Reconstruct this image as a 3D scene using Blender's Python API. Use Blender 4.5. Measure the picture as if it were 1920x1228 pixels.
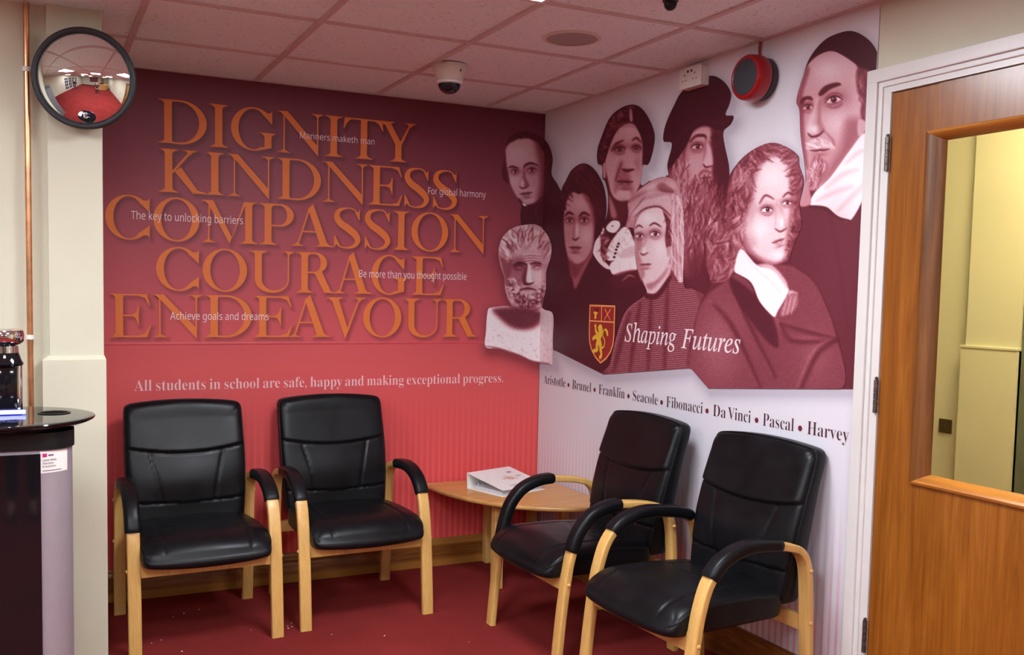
import bpy, bmesh, math, random
import numpy as np
from mathutils import Vector, Matrix

for o in list(bpy.data.objects):
    bpy.data.objects.remove(o, do_unlink=True)
C = bpy.context.scene
COL = C.collection
PI = math.pi
H = 2.4247                      # ceiling height

# ------------------------------------------------------------------ camera
cam_d = bpy.data.cameras.new('camera')
cam_d.sensor_fit = 'HORIZONTAL'
cam_d.sensor_width = 36.0
cam_d.lens = 1795.5846 / 1920 * 36.0
cam_d.shift_x = 40.2211 / 1920
cam_d.shift_y = 56.7422 / 1920
cam_d.clip_start = 0.05
cam = bpy.data.objects.new('camera', cam_d)
COL.objects.link(cam)
_yaw, _pit, _rol = 0.4460024703623046, -0.06679900785019333, 0.019959389376861248
_f = Vector((math.sin(_yaw) * math.cos(_pit), math.cos(_yaw) * math.cos(_pit), math.sin(_pit)))
_r0 = Vector((math.cos(_yaw), -math.sin(_yaw), 0))
_u0 = _r0.cross(_f)
_r = _r0 * math.cos(_rol) + _u0 * math.sin(_rol)
_u = -_r0 * math.sin(_rol) + _u0 * math.cos(_rol)
_m = Matrix((_r, _u, -_f)).transposed().to_4x4()
_m.translation = Vector((-2.519491195331636, -4.640321909179915, 1.4464708851551749))
cam.matrix_world = _m
C.camera = cam

# ------------------------------------------------------------------ world, exposure
w = bpy.data.worlds.new('world')
C.world = w
w.use_nodes = True
w.node_tree.nodes['Background'].inputs[0].default_value = (0.75, 0.80, 0.9, 1)
w.node_tree.nodes['Background'].inputs[1].default_value = 0.0
C.view_settings.view_transform = 'Standard'
C.view_settings.look = 'None'
C.view_settings.gamma = 1.0
C.view_settings.use_curve_mapping = False
C.view_settings.exposure = 1.68
PANEL_EMIT = 13.0               # ceiling light panels
PANEL_COLOR = (0.93, 0.99, 1.06)

# ------------------------------------------------------------------ materials
def srgb(r, g, b):
    f = lambda c: (c / 255 / 12.92) if c / 255 <= 0.04045 else ((c / 255 + 0.055) / 1.055) ** 2.4
    return (f(r), f(g), f(b), 1)

class NT:
    def __init__(s, name):
        s.m = bpy.data.materials.new(name)
        s.m.use_nodes = True
        s.t = s.m.node_tree
        s.b = s.t.nodes['Principled BSDF']
    def n(s, typ, **kw):
        nd = s.t.nodes.new(typ)
        for k, v in kw.items():
            setattr(nd, k, v)
        return nd
    def link(s, a, b):
        s.t.links.new(a, b)
    def coord(s, scale=(1, 1, 1), kind='Object', rot=(0, 0, 0)):
        tc = s.n('ShaderNodeTexCoord')
        mp = s.n('ShaderNodeMapping')
        mp.inputs['Scale'].default_value = scale
        mp.inputs['Rotation'].default_value = rot
        s.link(tc.outputs[kind], mp.inputs['Vector'])
        return mp.outputs['Vector']
    def noise(s, vec, scale, detail=3, rough=0.55, dist=0.0):
        nd = s.n('ShaderNodeTexNoise')
        nd.inputs['Scale'].default_value = scale
        nd.inputs['Detail'].default_value = detail
        nd.inputs['Roughness'].default_value = rough
        nd.inputs['Distortion'].default_value = dist
        s.link(vec, nd.inputs['Vector'])
        return nd.outputs['Fac']
    def ramp(s, fac, stops):
        nd = s.n('ShaderNodeValToRGB')
        el = nd.color_ramp.elements
        while len(el) < len(stops):
            el.new(0.5)
        for e, (p, c) in zip(el, stops):
            e.position = p
            e.color = c if len(c) == 4 else (*c, 1)
        s.link(fac, nd.inputs['Fac'])
        return nd.outputs['Color']
    def mix(s, fac, a, b, blend='MIX'):
        nd = s.n('ShaderNodeMix', data_type='RGBA', blend_type=blend)
        for sock, v in ((nd.inputs[0], fac), (nd.inputs[6], a), (nd.inputs[7], b)):
            if hasattr(v, 'is_output'):
                s.link(v, sock)
            else:
                sock.default_value = v
        return nd.outputs[2]
    def math(s, op, a, b=0.0, clamp=False):
        nd = s.n('ShaderNodeMath', operation=op, use_clamp=clamp)
        for sock, v in ((nd.inputs[0], a), (nd.inputs[1], b)):
            if hasattr(v, 'is_output'):
                s.link(v, sock)
            else:
                sock.default_value = v
        return nd.outputs[0]
    def bump(s, h, strength=0.2, dist=0.002):
        nd = s.n('ShaderNodeBump')
        nd.inputs['Strength'].default_value = strength
        nd.inputs['Distance'].default_value = dist
        s.link(h, nd.inputs['Height'])
        s.link(nd.outputs['Normal'], s.b.inputs['Normal'])
    def base(s, v):
        if hasattr(v, 'is_output'):
            s.link(v, s.b.inputs['Base Color'])
        else:
            s.b.inputs['Base Color'].default_value = v
    def set(s, **kw):
        for k, v in kw.items():
            s.b.inputs[k].default_value = v

def plain(name, col, rough=0.5, metal=0.0, var=0.06, vscale=30, bump=0.0, spec=0.5, coat=0.0):
    k = NT(name)
    v = k.coord()
    f = k.noise(v, vscale, 4)
    c2 = tuple(min(1, c * (1 + var)) for c in col[:3]) + (1,)
    c1 = tuple(c * (1 - var) for c in col[:3]) + (1,)
    k.base(k.ramp(f, [(0.3, c1), (0.7, c2)]))
    k.set(Roughness=rough, Metallic=metal)
    k.b.inputs['Specular IOR Level'].default_value = spec
    k.b.inputs['Coat Weight'].default_value = coat
    if bump:
        k.bump(f, bump, 0.001)
    return k.m

def wood(name, cols, axis='z', scale=1.0, rough=0.4, coat=0.0, dist=1.2, fine=0.35, sap=None):
    """long-grained wood, grain running along the given object axis"""
    k = NT(name)
    sc = {'x': (1.2, 16, 16), 'y': (16, 1.2, 16), 'z': (16, 16, 1.2)}[axis]
    v = k.coord(tuple(c * scale for c in sc))
    f = k.noise(v, 2.2, 5, 0.6, dist)
    sc2 = {'x': (4, 160, 160), 'y': (160, 4, 160), 'z': (160, 160, 4)}[axis]
    v2 = k.coord(tuple(c * scale for c in sc2))
    g = k.noise(v2, 1.5, 3, 0.6)
    base = k.ramp(f, [(0.25, cols[0]), (0.52, cols[1]), (0.78, cols[2])])
    streak = k.ramp(g, [(0.35, (0.55, 0.45, 0.36, 1)), (0.6, (1, 1, 1, 1))])
    col = k.mix(fine, base, streak, 'MULTIPLY')
    if sap:
        tc = k.n('ShaderNodeTexCoord')
        sp = k.n('ShaderNodeSeparateXYZ')
        k.link(tc.outputs['Object'], sp.inputs[0])
        wob = k.math('ADD', sp.outputs[2], k.math('MULTIPLY', f, 0.03))
        col = k.mix(k.ramp(wob, [(0.045, (1, 1, 1, 1)), (0.062, (0, 0, 0, 1))]), col, sap)
        col = k.mix(k.ramp(sp.outputs[2], [(0.105, (0, 0, 0, 1)), (0.118, (0.7, 0.7, 0.7, 1))]), col, sap)
    k.base(col)
    k.set(Roughness=rough)
    k.b.inputs['Coat Weight'].default_value = coat
    k.b.inputs['Coat Roughness'].default_value = 0.2
    k.bump(g, 0.08, 0.0006)
    return k.m

M = {}
M['cream'] = plain('cream_paint', srgb(206, 203, 180), 0.6, var=0.03, vscale=3, bump=0.03)
M['white_paint'] = plain('white_gloss_paint', srgb(218, 215, 212), 0.3, var=0.02, vscale=8, bump=0.05)
M['grey_green'] = plain('grey_green_paint', srgb(96, 104, 92), 0.5)
M['alcove'] = plain('alcove_plaster', srgb(150, 60, 66), 0.7)
M['black_plastic'] = plain('black_plastic', (0.007, 0.007, 0.008, 1), 0.4, spec=0.3)
M['black_gloss'] = plain('black_gloss', (0.006, 0.006, 0.008, 1), 0.06, var=0.02)
M['black_matte'] = plain('black_matte', (0.004, 0.004, 0.004, 1), 0.9, spec=0.05)
M['rubber'] = plain('dark_rubber', (0.02, 0.022, 0.026, 1), 0.5)
M['chrome'] = plain('chrome', (0.75, 0.75, 0.77, 1), 0.06, 1.0, var=0.02)
M['mirror'] = plain('mirror_glass', (0.92, 0.92, 0.92, 1), 0.005, 1.0, var=0.0)
M['copper'] = plain('copper', (0.72, 0.36, 0.19, 1), 0.28, 1.0, var=0.25, vscale=14)
M['silver'] = plain('silver_panel', srgb(168, 160, 168), 0.45, 0.35, var=0.03)
M['white_plastic'] = plain('white_plastic', srgb(225, 222, 216), 0.4, var=0.02)
M['ivory_plastic'] = plain('ivory_plastic', srgb(214, 208, 196), 0.45, var=0.03)
M['red_plastic'] = plain('red_plastic', srgb(150, 18, 26), 0.3, var=0.05)
M['red_cable'] = plain('red_cable', srgb(165, 40, 48), 0.45)
M['charcoal'] = plain('charcoal_plastic', srgb(52, 54, 60), 0.6, bump=0.1, vscale=120)
M['paper'] = plain('white_paper', srgb(240, 236, 232), 0.7, var=0.02)
M['brass_dark'] = plain('aged_steel', (0.16, 0.13, 0.11, 1), 0.4, 0.8, var=0.3, vscale=60)
M['bronze'] = plain('bronze_plate', (0.10, 0.065, 0.03, 1), 0.4, 0.6)
M['ink_dark'] = plain('dark_ink', srgb(70, 22, 34), 0.75)
M['ink_bullet'] = plain('maroon_ink', srgb(112, 28, 40), 0.75)
M['ink_orange'] = plain('orange_ink', srgb(226, 120, 52), 0.6, var=0.03)
M['ink_white'] = plain('white_ink', srgb(240, 222, 224), 0.6, var=0.02)
M['ink_pink'] = plain('pale_pink_ink', srgb(240, 200, 204), 0.6, var=0.02)
M['ink_gold'] = plain('gold_ink', srgb(236, 196, 60), 0.6, var=0.03)
M['ink_peach'] = plain('peach_ink', srgb(244, 168, 96), 0.6, var=0.02)
M['ink_shield'] = plain('shield_red_ink', srgb(160, 42, 40), 0.6, var=0.03)
M['ink_mauve'] = plain('mauve_ink', srgb(170, 130, 140), 0.7)
M['ink_grey'] = plain('grey_ink', srgb(110, 96, 110), 0.7)
M['ink_magenta'] = plain('magenta_ink', srgb(190, 40, 110), 0.6)
M['beech'] = wood('beech', [srgb(208, 160, 88), srgb(220, 174, 100), srgb(230, 188, 116)], 'z', 1.0, 0.38, 0.15, fine=0.22)
M['beech_x'] = wood('beech_rail', [srgb(208, 160, 88), srgb(220, 174, 100), srgb(230, 188, 116)], 'x', 1.0, 0.38, 0.15, fine=0.22)
M['beech_top'] = wood('beech_veneer', [srgb(196, 142, 78), srgb(208, 154, 90), srgb(218, 168, 102)], 'x', 0.6, 0.3, 0.3, fine=0.2)
PINE = [srgb(92, 50, 18), srgb(134, 80, 30), srgb(164, 106, 44)]
M['pine_x'] = wood('varnished_pine', PINE, 'x', 0.7, 0.3, 0.4, 2.5, sap=srgb(172, 118, 52))
M['pine_y'] = wood('varnished_pine_return', PINE, 'y', 0.7, 0.35, 0.2, 2.5)  # pale sap bands left out: shade under the chairs put into the colour
DOORW = [srgb(124, 68, 14), srgb(150, 88, 24), srgb(170, 106, 38)]
M['door'] = wood('door_veneer', DOORW, 'z', 0.45, 0.3, 0.35, 1.6, 0.5)
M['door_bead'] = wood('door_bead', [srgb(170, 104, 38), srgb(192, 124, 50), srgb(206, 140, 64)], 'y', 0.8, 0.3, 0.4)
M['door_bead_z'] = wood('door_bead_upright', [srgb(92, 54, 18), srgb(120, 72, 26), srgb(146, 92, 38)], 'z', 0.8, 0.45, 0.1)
M['desk'] = wood('desk_wood', [srgb(190, 140, 80), srgb(208, 160, 98), srgb(222, 176, 116)], 'x', 0.5, 0.35)

def _leather():
    k = NT('black_leather')
    v = k.coord()
    vo = k.n('ShaderNodeTexVoronoi')
    vo.inputs['Scale'].default_value = 420
    k.link(v, vo.inputs['Vector'])
    n = k.noise(v, 9, 4)
    k.base(k.ramp(n, [(0.3, (0.004, 0.004, 0.005, 1)), (0.7, (0.007, 0.0075, 0.009, 1))]))
    k.link(k.ramp(n, [(0.3, (0.30, 0.30, 0.30, 1)), (0.7, (0.42, 0.42, 0.42, 1))]), k.b.inputs['Roughness'])
    h = k.math('ADD', k.math('MULTIPLY', vo.outputs['Distance'], 0.25), n)
    k.bump(h, 0.08, 0.003)
    k.b.inputs['Specular IOR Level'].default_value = 0.22
    return k.m
M['leather'] = _leather()

def _carpet():
    k = NT('red_carpet')
    v = k.coord()
    n = k.noise(v, 300, 4, 0.75)
    n2 = k.noise(v, 2.2, 4, 0.6)
    c = k.ramp(n, [(0.30, srgb(94, 26, 26)), (0.55, srgb(146, 50, 48)), (0.80, srgb(184, 78, 74))])
    d = k.ramp(n2, [(0.3, (0.82, 0.8, 0.8, 1)), (0.7, (1.08, 1.05, 1.05, 1))])
    k.base(k.mix(1.0, c, d, 'MULTIPLY'))
    k.set(Roughness=0.95)
    k.b.inputs['Specular IOR Level'].default_value = 0.1
    k.bump(n, 0.7, 0.004)
    return k.m
M['carpet'] = _carpet()

def _tile():
    k = NT('mineral_fibre_tile')
    v = k.coord()
    vs = k.coord((1.0, 2.6, 1.0), rot=(0, 0, 0.6))
    n = k.noise(v, 60, 4)
    p = k.noise(vs, 62, 2, 0.5)
    spots = k.ramp(p, [(0.295, (0.36, 0.30, 0.29, 1)), (0.335, (1, 1, 1, 1))])
    c = k.ramp(n, [(0.3, srgb(230, 240, 243)), (0.7, srgb(237, 247, 250))])
    k.base(k.mix(1.0, c, spots, 'MULTIPLY'))
    k.set(Roughness=0.9)
    return k.m
M['tile'] = _tile()
M['tbar'] = plain('grid_bar_paint', srgb(206, 192, 192), 0.5)

def emit(name, col, s):
    k = NT(name)
    k.base((0.8, 0.8, 0.8, 1))
    k.b.inputs['Emission Color'].default_value = (*col, 1)
    k.b.inputs['Emission Strength'].default_value = s
    return k.m
M['panel'] = emit('light_diffuser', PANEL_COLOR, PANEL_EMIT)
M['panel_warm'] = emit('corridor_diffuser', (1.0, 0.82, 0.42), 19.0)
M['led_blue'] = emit('blue_led', (0.03, 0.06, 1.0), 1.1)

def _glass(name, tint=(1, 1, 1), rough=0.0):
    k = NT(name)
    k.base((*tint, 1))
    k.set(Roughness=rough, IOR=1.1)
    k.b.inputs['Transmission Weight'].default_value = 1.0
    return k.m
M['glass'] = _glass('window_glass', (0.98, 0.99, 0.97))
M['smoked'] = plain('smoked_dome', (0.012, 0.012, 0.02, 1), 0.05, var=0.3, vscale=25)

def _print(name, stripe, z0, z1, period, strength, axis, far=None):
    """printed wall vinyl: colours from the print, pin stripes fading in towards the floor"""
    k = NT(name)
    at = k.n('ShaderNodeAttribute')
    at.attribute_name = 'ink'
    tc = k.n('ShaderNodeTexCoord')
    sp = k.n('ShaderNodeSeparateXYZ')
    k.link(tc.outputs['Object'], sp.inputs[0])
    u = sp.outputs[{'x': 0, 'y': 1}[axis]]
    s = k.math('SINE', k.math('MULTIPLY', u, 2 * PI / period))
    s = k.math('MULTIPLY', k.math('ADD', s, -0.15), 2.2, True)
    mr = k.n('ShaderNodeMapRange')
    mr.inputs['From Min'].default_value = z1
    mr.inputs['From Max'].default_value = z0
    k.link(sp.outputs[2], mr.inputs['Value'])
    f = k.math('MULTIPLY', k.math('MULTIPLY', s, mr.outputs[0]), strength)
    k.base(k.mix(f, at.outputs['Color'], stripe))
    k.set(Roughness=0.5)
    k.b.inputs['Specular IOR Level'].default_value = 0.35
    v = k.coord()
    k.bump(k.noise(v, 4, 3), 0.05, 0.01)
    return k.m
M['print_red'] = _print('printed_red_vinyl', srgb(255, 104, 98), 0.30, 0.95, 0.0333, 0.62, 'x')
M['print_white'] = _print('printed_white_vinyl', srgb(220, 160, 176), 0.25, 0.80, 0.0332, 0.85, 'y')
def _portrait():
    k = NT('printed_portrait')
    at = k.n('ShaderNodeAttribute')
    at.attribute_name = 'ink'
    k.base(at.outputs['Color'])
    k.set(Roughness=0.5)
    k.b.inputs['Specular IOR Level'].default_value = 0.35
    return k.m
M['portrait'] = _portrait()

# ------------------------------------------------------------------ object helpers
def link_mesh(name, me, mat, parent=None):
    o = bpy.data.objects.new(name, me)
    for m in (mat if isinstance(mat, (list, tuple)) else [mat]):
        me.materials.append(M[m] if isinstance(m, str) else m)
    COL.objects.link(o)
    if parent is not None:
        o.parent = parent
    return o

def obj(name, bm, mat, parent=None, smooth=None):
    me = bpy.data.meshes.new(name)
    bmesh.ops.recalc_face_normals(bm, faces=bm.faces)
    bm.to_mesh(me)
    bm.free()
    if smooth is not None:
        for p in me.polygons:
            p.use_smooth = True
        if smooth < 179:
            me.set_sharp_from_angle(angle=math.radians(smooth))
    return link_mesh(name, me, mat, parent)

def thing(name, label, cat, loc=(0, 0, 0), rz=0.0, group=None):
    o = bpy.data.objects.new(name, None)
    o.empty_display_size = 0.1
    COL.objects.link(o)
    o.location = loc
    o.rotation_euler = (0, 0, rz)
    tag(o, label, cat, group)
    return o

def tag(o, label, cat, group=None, kind=None):
    o['label'] = label
    o['category'] = cat
    if group:
        o['group'] = group
    if kind:
        o['kind'] = kind
    return o

def struct(name, bm, mat, label=None, parent=None, smooth=None):
    o = obj(name, bm, mat, parent, smooth)
    if parent is None:
        o['kind'] = 'structure'
        if label:
            o['label'] = label
            o['category'] = name.split('_')[0]
    return o

def box(bm, x0, x1, y0, y1, z0, z1, bevel=0.0, seg=2, mi=0):
    vs = [bm.verts.new((x, y, z)) for x in (x0, x1) for y in (y0, y1) for z in (z0, z1)]
    fs = []
    for q in ((0, 1, 3, 2), (4, 6, 7, 5), (0, 4, 5, 1), (2, 3, 7, 6), (0, 2, 6, 4), (1, 5, 7, 3)):
        f = bm.faces.new([vs[i] for i in q])
        f.material_index = mi
        fs.append(f)
    if bevel:
        es = list({e for f in fs for e in f.edges})
        bmesh.ops.bevel(bm, geom=es, offset=bevel, segments=seg, affect='EDGES', profile=0.5)
    return vs

def lathe(bm, prof, n=40, center=(0, 0, 0), axis='z', close=False):
    """spin a profile of (radius, height) about an axis"""
    rings = []
    for r, h in prof:
        ring = []
        for i in range(n):
            a = 2 * PI * i / n
            p = (r * math.cos(a), r * math.sin(a), h)
            if axis == 'x':
                p = (h, r * math.cos(a), r * math.sin(a))
            elif axis == 'y':
                p = (r * math.cos(a), h, r * math.sin(a))
            ring.append(bm.verts.new((p[0] + center[0], p[1] + center[1], p[2] + center[2])))
        rings.append(ring)
    for a, b in zip(rings, rings[1:]):
        for i in range(n):
            bm.faces.new((a[i], a[(i + 1) % n], b[(i + 1) % n], b[i]))
    if close:
        bm.faces.new(rings[0])
        bm.faces.new(rings[-1])
    return rings

def frames(pts):
    T = []
    n = len(pts)
    for i in range(n):
        t = (pts[min(i + 1, n - 1)] - pts[max(i - 1, 0)]).normalized()
        T.append(t)
    return T

def tube(bm, pts, r, n=8, caps=True):
    pts = [Vector(p) for p in pts]
    T = frames(pts)
    up = Vector((0, 0, 1))
    if abs(T[0].dot(up)) > 0.9:
        up = Vector((1, 0, 0))
    rings = []
    a = T[0].cross(up).normalized()
    for i, (p, t) in enumerate(zip(pts, T)):
        a = (a - t * a.dot(t)).normalized()
        b = t.cross(a)
        rr = r[i] if isinstance(r, (list, tuple)) else r
        rings.append([bm.verts.new(p + (a * math.cos(2 * PI * k / n) + b * math.sin(2 * PI * k / n)) * rr) for k in range(n)])
    for A, B in zip(rings, rings[1:]):
        for k in range(n):
            bm.faces.new((A[k], A[(k + 1) % n], B[(k + 1) % n], B[k]))
    if caps:
        bm.faces.new(rings[0][::-1])
        bm.faces.new(rings[-1])

def sweep(bm, pts, side, sect, caps=True):
    """sweep a closed cross-section of (along side, along normal) along pts; side is a fixed vector"""
    pts = [Vector(p) for p in pts]
    T = frames(pts)
    side = Vector(side).normalized()
    rings = []
    for i, (p, t) in enumerate(zip(pts, T)):
        nrm = side.cross(t).normalized()
        sc = sect(i / (len(pts) - 1)) if callable(sect) else sect
        rings.append([bm.verts.new(p + side * a + nrm * b) for a, b in sc])
    n = len(rings[0])
    for A, B in zip(rings, rings[1:]):
        for k in range(n):
            bm.faces.new((A[k], A[(k + 1) % n], B[(k + 1) % n], B[k]))
    if caps:
        bm.faces.new(rings[0][::-1])
        bm.faces.new(rings[-1])

def rrect(w, h, r, k=4):
    out = []
    for cx, cy, a0 in ((w / 2 - r, h / 2 - r, 0), (-w / 2 + r, h / 2 - r, 90), (-w / 2 + r, -h / 2 + r, 180), (w / 2 - r, -h / 2 + r, 270)):
        for i in range(k + 1):
            a = math.radians(a0 + 90 * i / k)
            out.append((cx + r * math.cos(a), cy + r * math.sin(a)))
    return out

def catmull(pts, n=8, closed=False):
    P = [np.array(p, float) for p in pts]
    N = len(P)
    out = []
    for i in range(N if closed else N - 1):
        if closed:
            p0, p1, p2, p3 = P[(i - 1) % N], P[i], P[(i + 1) % N], P[(i + 2) % N]
        else:
            p0, p1, p2, p3 = P[max(i - 1, 0)], P[i], P[i + 1], P[min(i + 2, N - 1)]
        for k in range(n):
            t = k / n
            out.append(0.5 * (2 * p1 + (p2 - p0) * t + (2 * p0 - 5 * p1 + 4 * p2 - p3) * t * t + (3 * p1 - p0 - 3 * p2 + p3) * t ** 3))
    if not closed:
        out.append(P[-1])
    return out
# ------------------------------------------------------------------ the room shell
XL, YB = -7.0, -11.0            # far left wall and back wall of the reception
def slab(name, boxes, mat, label=None):
    bm = bmesh.new()
    for b in boxes:
        box(bm, *b)
    return struct(name, bm, mat, label)

slab('floor', [(XL, 2.6, YB, 0.12, -0.06, 0.0)], 'carpet', 'dark red carpeted floor')

GX = [-0.3583 - 0.6 * i for i in range(0, 12)]
GY = [-0.5368 - 0.6 * j for j in range(0, 18)]
bm = bmesh.new()
box(bm, XL, 0.12, YB, 0.12, H + 0.006, H + 0.06, mi=0)
for x in GX:
    box(bm, x - 0.012, x + 0.012, YB, 0.0, H, H + 0.008, mi=1)
for y in GY:
    box(bm, XL, 0.0, y - 0.012, y + 0.012, H - 0.0004, H + 0.008, mi=1)
# angle trim where the tiles meet the walls
box(bm, -2.6, -0.022, -0.022, 0.0, H - 0.001, H + 0.008, mi=1)
box(bm, -0.022, 0.0, YB, 0.0, H - 0.001, H + 0.008, mi=1)
struct('ceiling', bm, ['tile', 'tbar'], 'suspended ceiling of speckled white square tiles')

slab('wall_left', [(-2.60, 0.12, 0.0, 0.12, 0.0, H + 0.02)], 'alcove', 'alcove wall behind the red mural')
slab('wall_right', [(0.0, 0.12, -2.352, 0.0, 0.0, H + 0.02),
                    (0.0, 0.12, -3.262, -2.352, 2.135, H + 0.02),
                    (0.0, 0.12, YB, -3.262, 0.0, H + 0.02)], 'cream', 'cream wall holding the wooden door and the portrait mural')
slab('wall_nook', [(XL, -2.452, -0.83, -0.70, 0.0, H + 0.02)], 'cream', 'cream wall behind the copper pipe')
slab('wall_far', [(XL - 0.12, XL, YB, -0.70, 0.0, H + 0.02)], 'cream', 'cream side wall of the reception')
slab('wall_back', [(XL - 0.12, 0.12, YB - 0.12, YB, 0.0, H + 0.02)], 'cream', 'cream back wall of the reception')

bm = bmesh.new()
box(bm, -2.469, -2.2865, -0.86, 0.0, 0.0, H + 0.02, 0.003)
box(bm, -2.492, -2.2805, -0.882, 0.0, 0.0, 1.178, 0.0)
# sloped weathering on top of the thicker lower part
a = [bm.verts.new(p) for p in ((-2.492, -0.882, 1.178), (-2.2805, -0.882, 1.178), (-2.2805, 0, 1.178), (-2.492, 0, 1.178),
                               (-2.472, -0.863, 1.192), (-2.2855, -0.863, 1.192), (-2.2855, 0, 1.192), (-2.472, 0, 1.192))]
for q in ((0, 1, 5, 4), (1, 2, 6, 5), (3, 0, 4, 7), (4, 5, 6, 7)):
    bm.faces.new([a[i] for i in q])
struct('pillar', bm, 'cream', 'cream pillar with a thicker lower half beside the red mural')

# skirting boards: a moulded pine profile (distance from wall, height)
SK = [(0.0, 0.0), (0.021, 0.0), (0.021, 0.098), (0.019, 0.104), (0.0205, 0.110), (0.0195, 0.118), (0.0145, 0.126), (0.0125, 0.134), (0.013, 0.140), (0.010, 0.146), (0.0, 0.147)]
bm = bmesh.new()
A = [bm.verts.new((-2.279, -d, z)) for d, z in SK]
B = [bm.verts.new((-d, -d, z)) for d, z in SK]
n = len(SK)
for k in range(n):
    bm.faces.new((A[k], A[(k + 1) % n], B[(k + 1) % n], B[k]))
bm.faces.new(A); bm.faces.new(B)
struct('baseboard_left', bm, 'pine_x', 'varnished pine skirting board under the red mural', smooth=40)
bm = bmesh.new()
A = [bm.verts.new((-d, -d, z)) for d, z in SK]
B = [bm.verts.new((-d, -2.262, z)) for d, z in SK]
for k in range(n):
    bm.faces.new((A[k], A[(k + 1) % n], B[(k + 1) % n], B[k]))
bm.faces.new(A); bm.faces.new(B)
struct('baseboard_right', bm, 'pine_y', 'varnished pine skirting board under the portrait mural', smooth=40)

# door architrave and lining
bm = bmesh.new()
for x0, y0, y1, ztop in ((-0.024, -2.305, -2.262, 2.203),):
    box(bm, x0, 0.001, y0, y1, 0, ztop, 0.003)
    box(bm, x0, 0.001, -3.352, -3.309, 0, ztop, 0.003)
    box(bm, x0 - 0.0005, 0.001, -3.352, -2.262, 2.160, 2.2035, 0.003)
for y0, y1 in ((-2.322, -2.303), (-3.311, -3.292)):
    box(bm, -0.015, 0.001, y0, y1, 0, 2.160, 0.003)
box(bm, -0.0152, 0.001, -3.30, -2.31, 2.142, 2.162, 0.003)
struct('trim_1', bm, 'white_paint', 'white painted architrave around the wooden door')
bm = bmesh.new()
box(bm, -0.008, 0.12, -2.3525, -2.318, 0, 2.145)
box(bm, -0.008, 0.12, -3.296, -3.262, 0, 2.145)
box(bm, -0.0085, 0.12, -3.296, -2.318, 2.122, 2.145)
box(bm, 0.045, 0.09, -2.366, -2.352, 0, 2.122)
box(bm, 0.045, 0.09, -3.262, -3.248, 0, 2.122)
struct('trim_2', bm, 'white_paint', 'white painted lining of the door opening')

# ------------------------------------------------------------------ the door
DY0, DY1, DZ1 = -3.258, -2.3555, 2.118
GY0, GY1, GZ0, GZ1 = -3.09, -2.527, 0.894, 1.958
bm = bmesh.new()
xs = (-0.004, 0.040)
box(bm, *xs, GY1, DY1, 0.006, DZ1, 0.002)
box(bm, *xs, DY0, GY0, 0.006, DZ1, 0.002)
box(bm, xs[0], xs[1], GY0, GY1, GZ1, DZ1)
box(bm, xs[0], xs[1], GY0, GY1, 0.006, GZ0)
door = struct('door_1', bm, 'door', 'brown wooden door with a tall glass panel beside the portrait mural')
def bead(name, p_out, p_in, mat):
    """one mitred glazing bead: outer edge proud of the door, inner edge down at the glass"""
    bm = bmesh.new()
    prof = [(0.0, -0.004), (0.0, -0.014), (0.25, -0.018), (0.55, -0.012), (1.0, 0.012), (1.0, 0.020), (0.5, 0.020)]
    rings = []
    for (oy, oz), (iy, iz) in zip(p_out, p_in):
        rings.append([bm.verts.new((x, oy + (iy - oy) * t, oz + (iz - oz) * t)) for t, x in prof])
    k = len(prof)
    for i in range(k):
        bm.faces.new((rings[0][i], rings[0][(i + 1) % k], rings[1][(i + 1) % k], rings[1][i]))
    bm.faces.new(rings[0]); bm.faces.new(rings[1])
    return obj(name, bm, mat, door, 50)
O0, O1, P0, P1 = GY0 - 0.022, GY1 + 0.028, GZ0 - 0.022, GZ1 + 0.018
I0, I1, J0, J1 = GY0 + 0.016, GY1 - 0.026, GZ0 + 0.012, GZ1 - 0.014
bead('glazing_bead', ((O1, P0), (O0, P0)), ((I1, J0), (I0, J0)), 'door_bead')
bead('glazing_bead', ((O1, P1), (O0, P1)), ((I1, J1), (I0, J1)), 'door_bead')
bead('glazing_bead', ((O1, P0), (O1, P1)), ((I1, J0), (I1, J1)), 'door_bead_z')
bead('glazing_bead', ((O0, P0), (O0, P1)), ((I0, J0), (I0, J1)), 'door_bead_z')
bm = bmesh.new()
box(bm, 0.015, 0.019, GY0 + 0.004, GY1 - 0.004, GZ0 + 0.004, GZ1 - 0.004)
obj('glass_pane', bm, 'glass', door)
for z in (1.925, 1.135, 0.325):
    bm = bmesh.new()
    for i in range(5):
        lathe(bm, [(0, -0.0), (0.0075, 0.0), (0.0075, 0.0205), (0, 0.0205)], 14, (-0.014, -2.351, z - 0.055 + i * 0.022))
    box(bm, -0.0125, -0.0035, -2.3515, -2.3475, z - 0.055, z + 0.055)
    lathe(bm, [(0, 0), (0.005, 0.0), (0.006, 0.006), (0, 0.01)], 12, (-0.014, -2.351, z + 0.055))
    obj('hinge', bm, 'brass_dark', door, 40)

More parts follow.
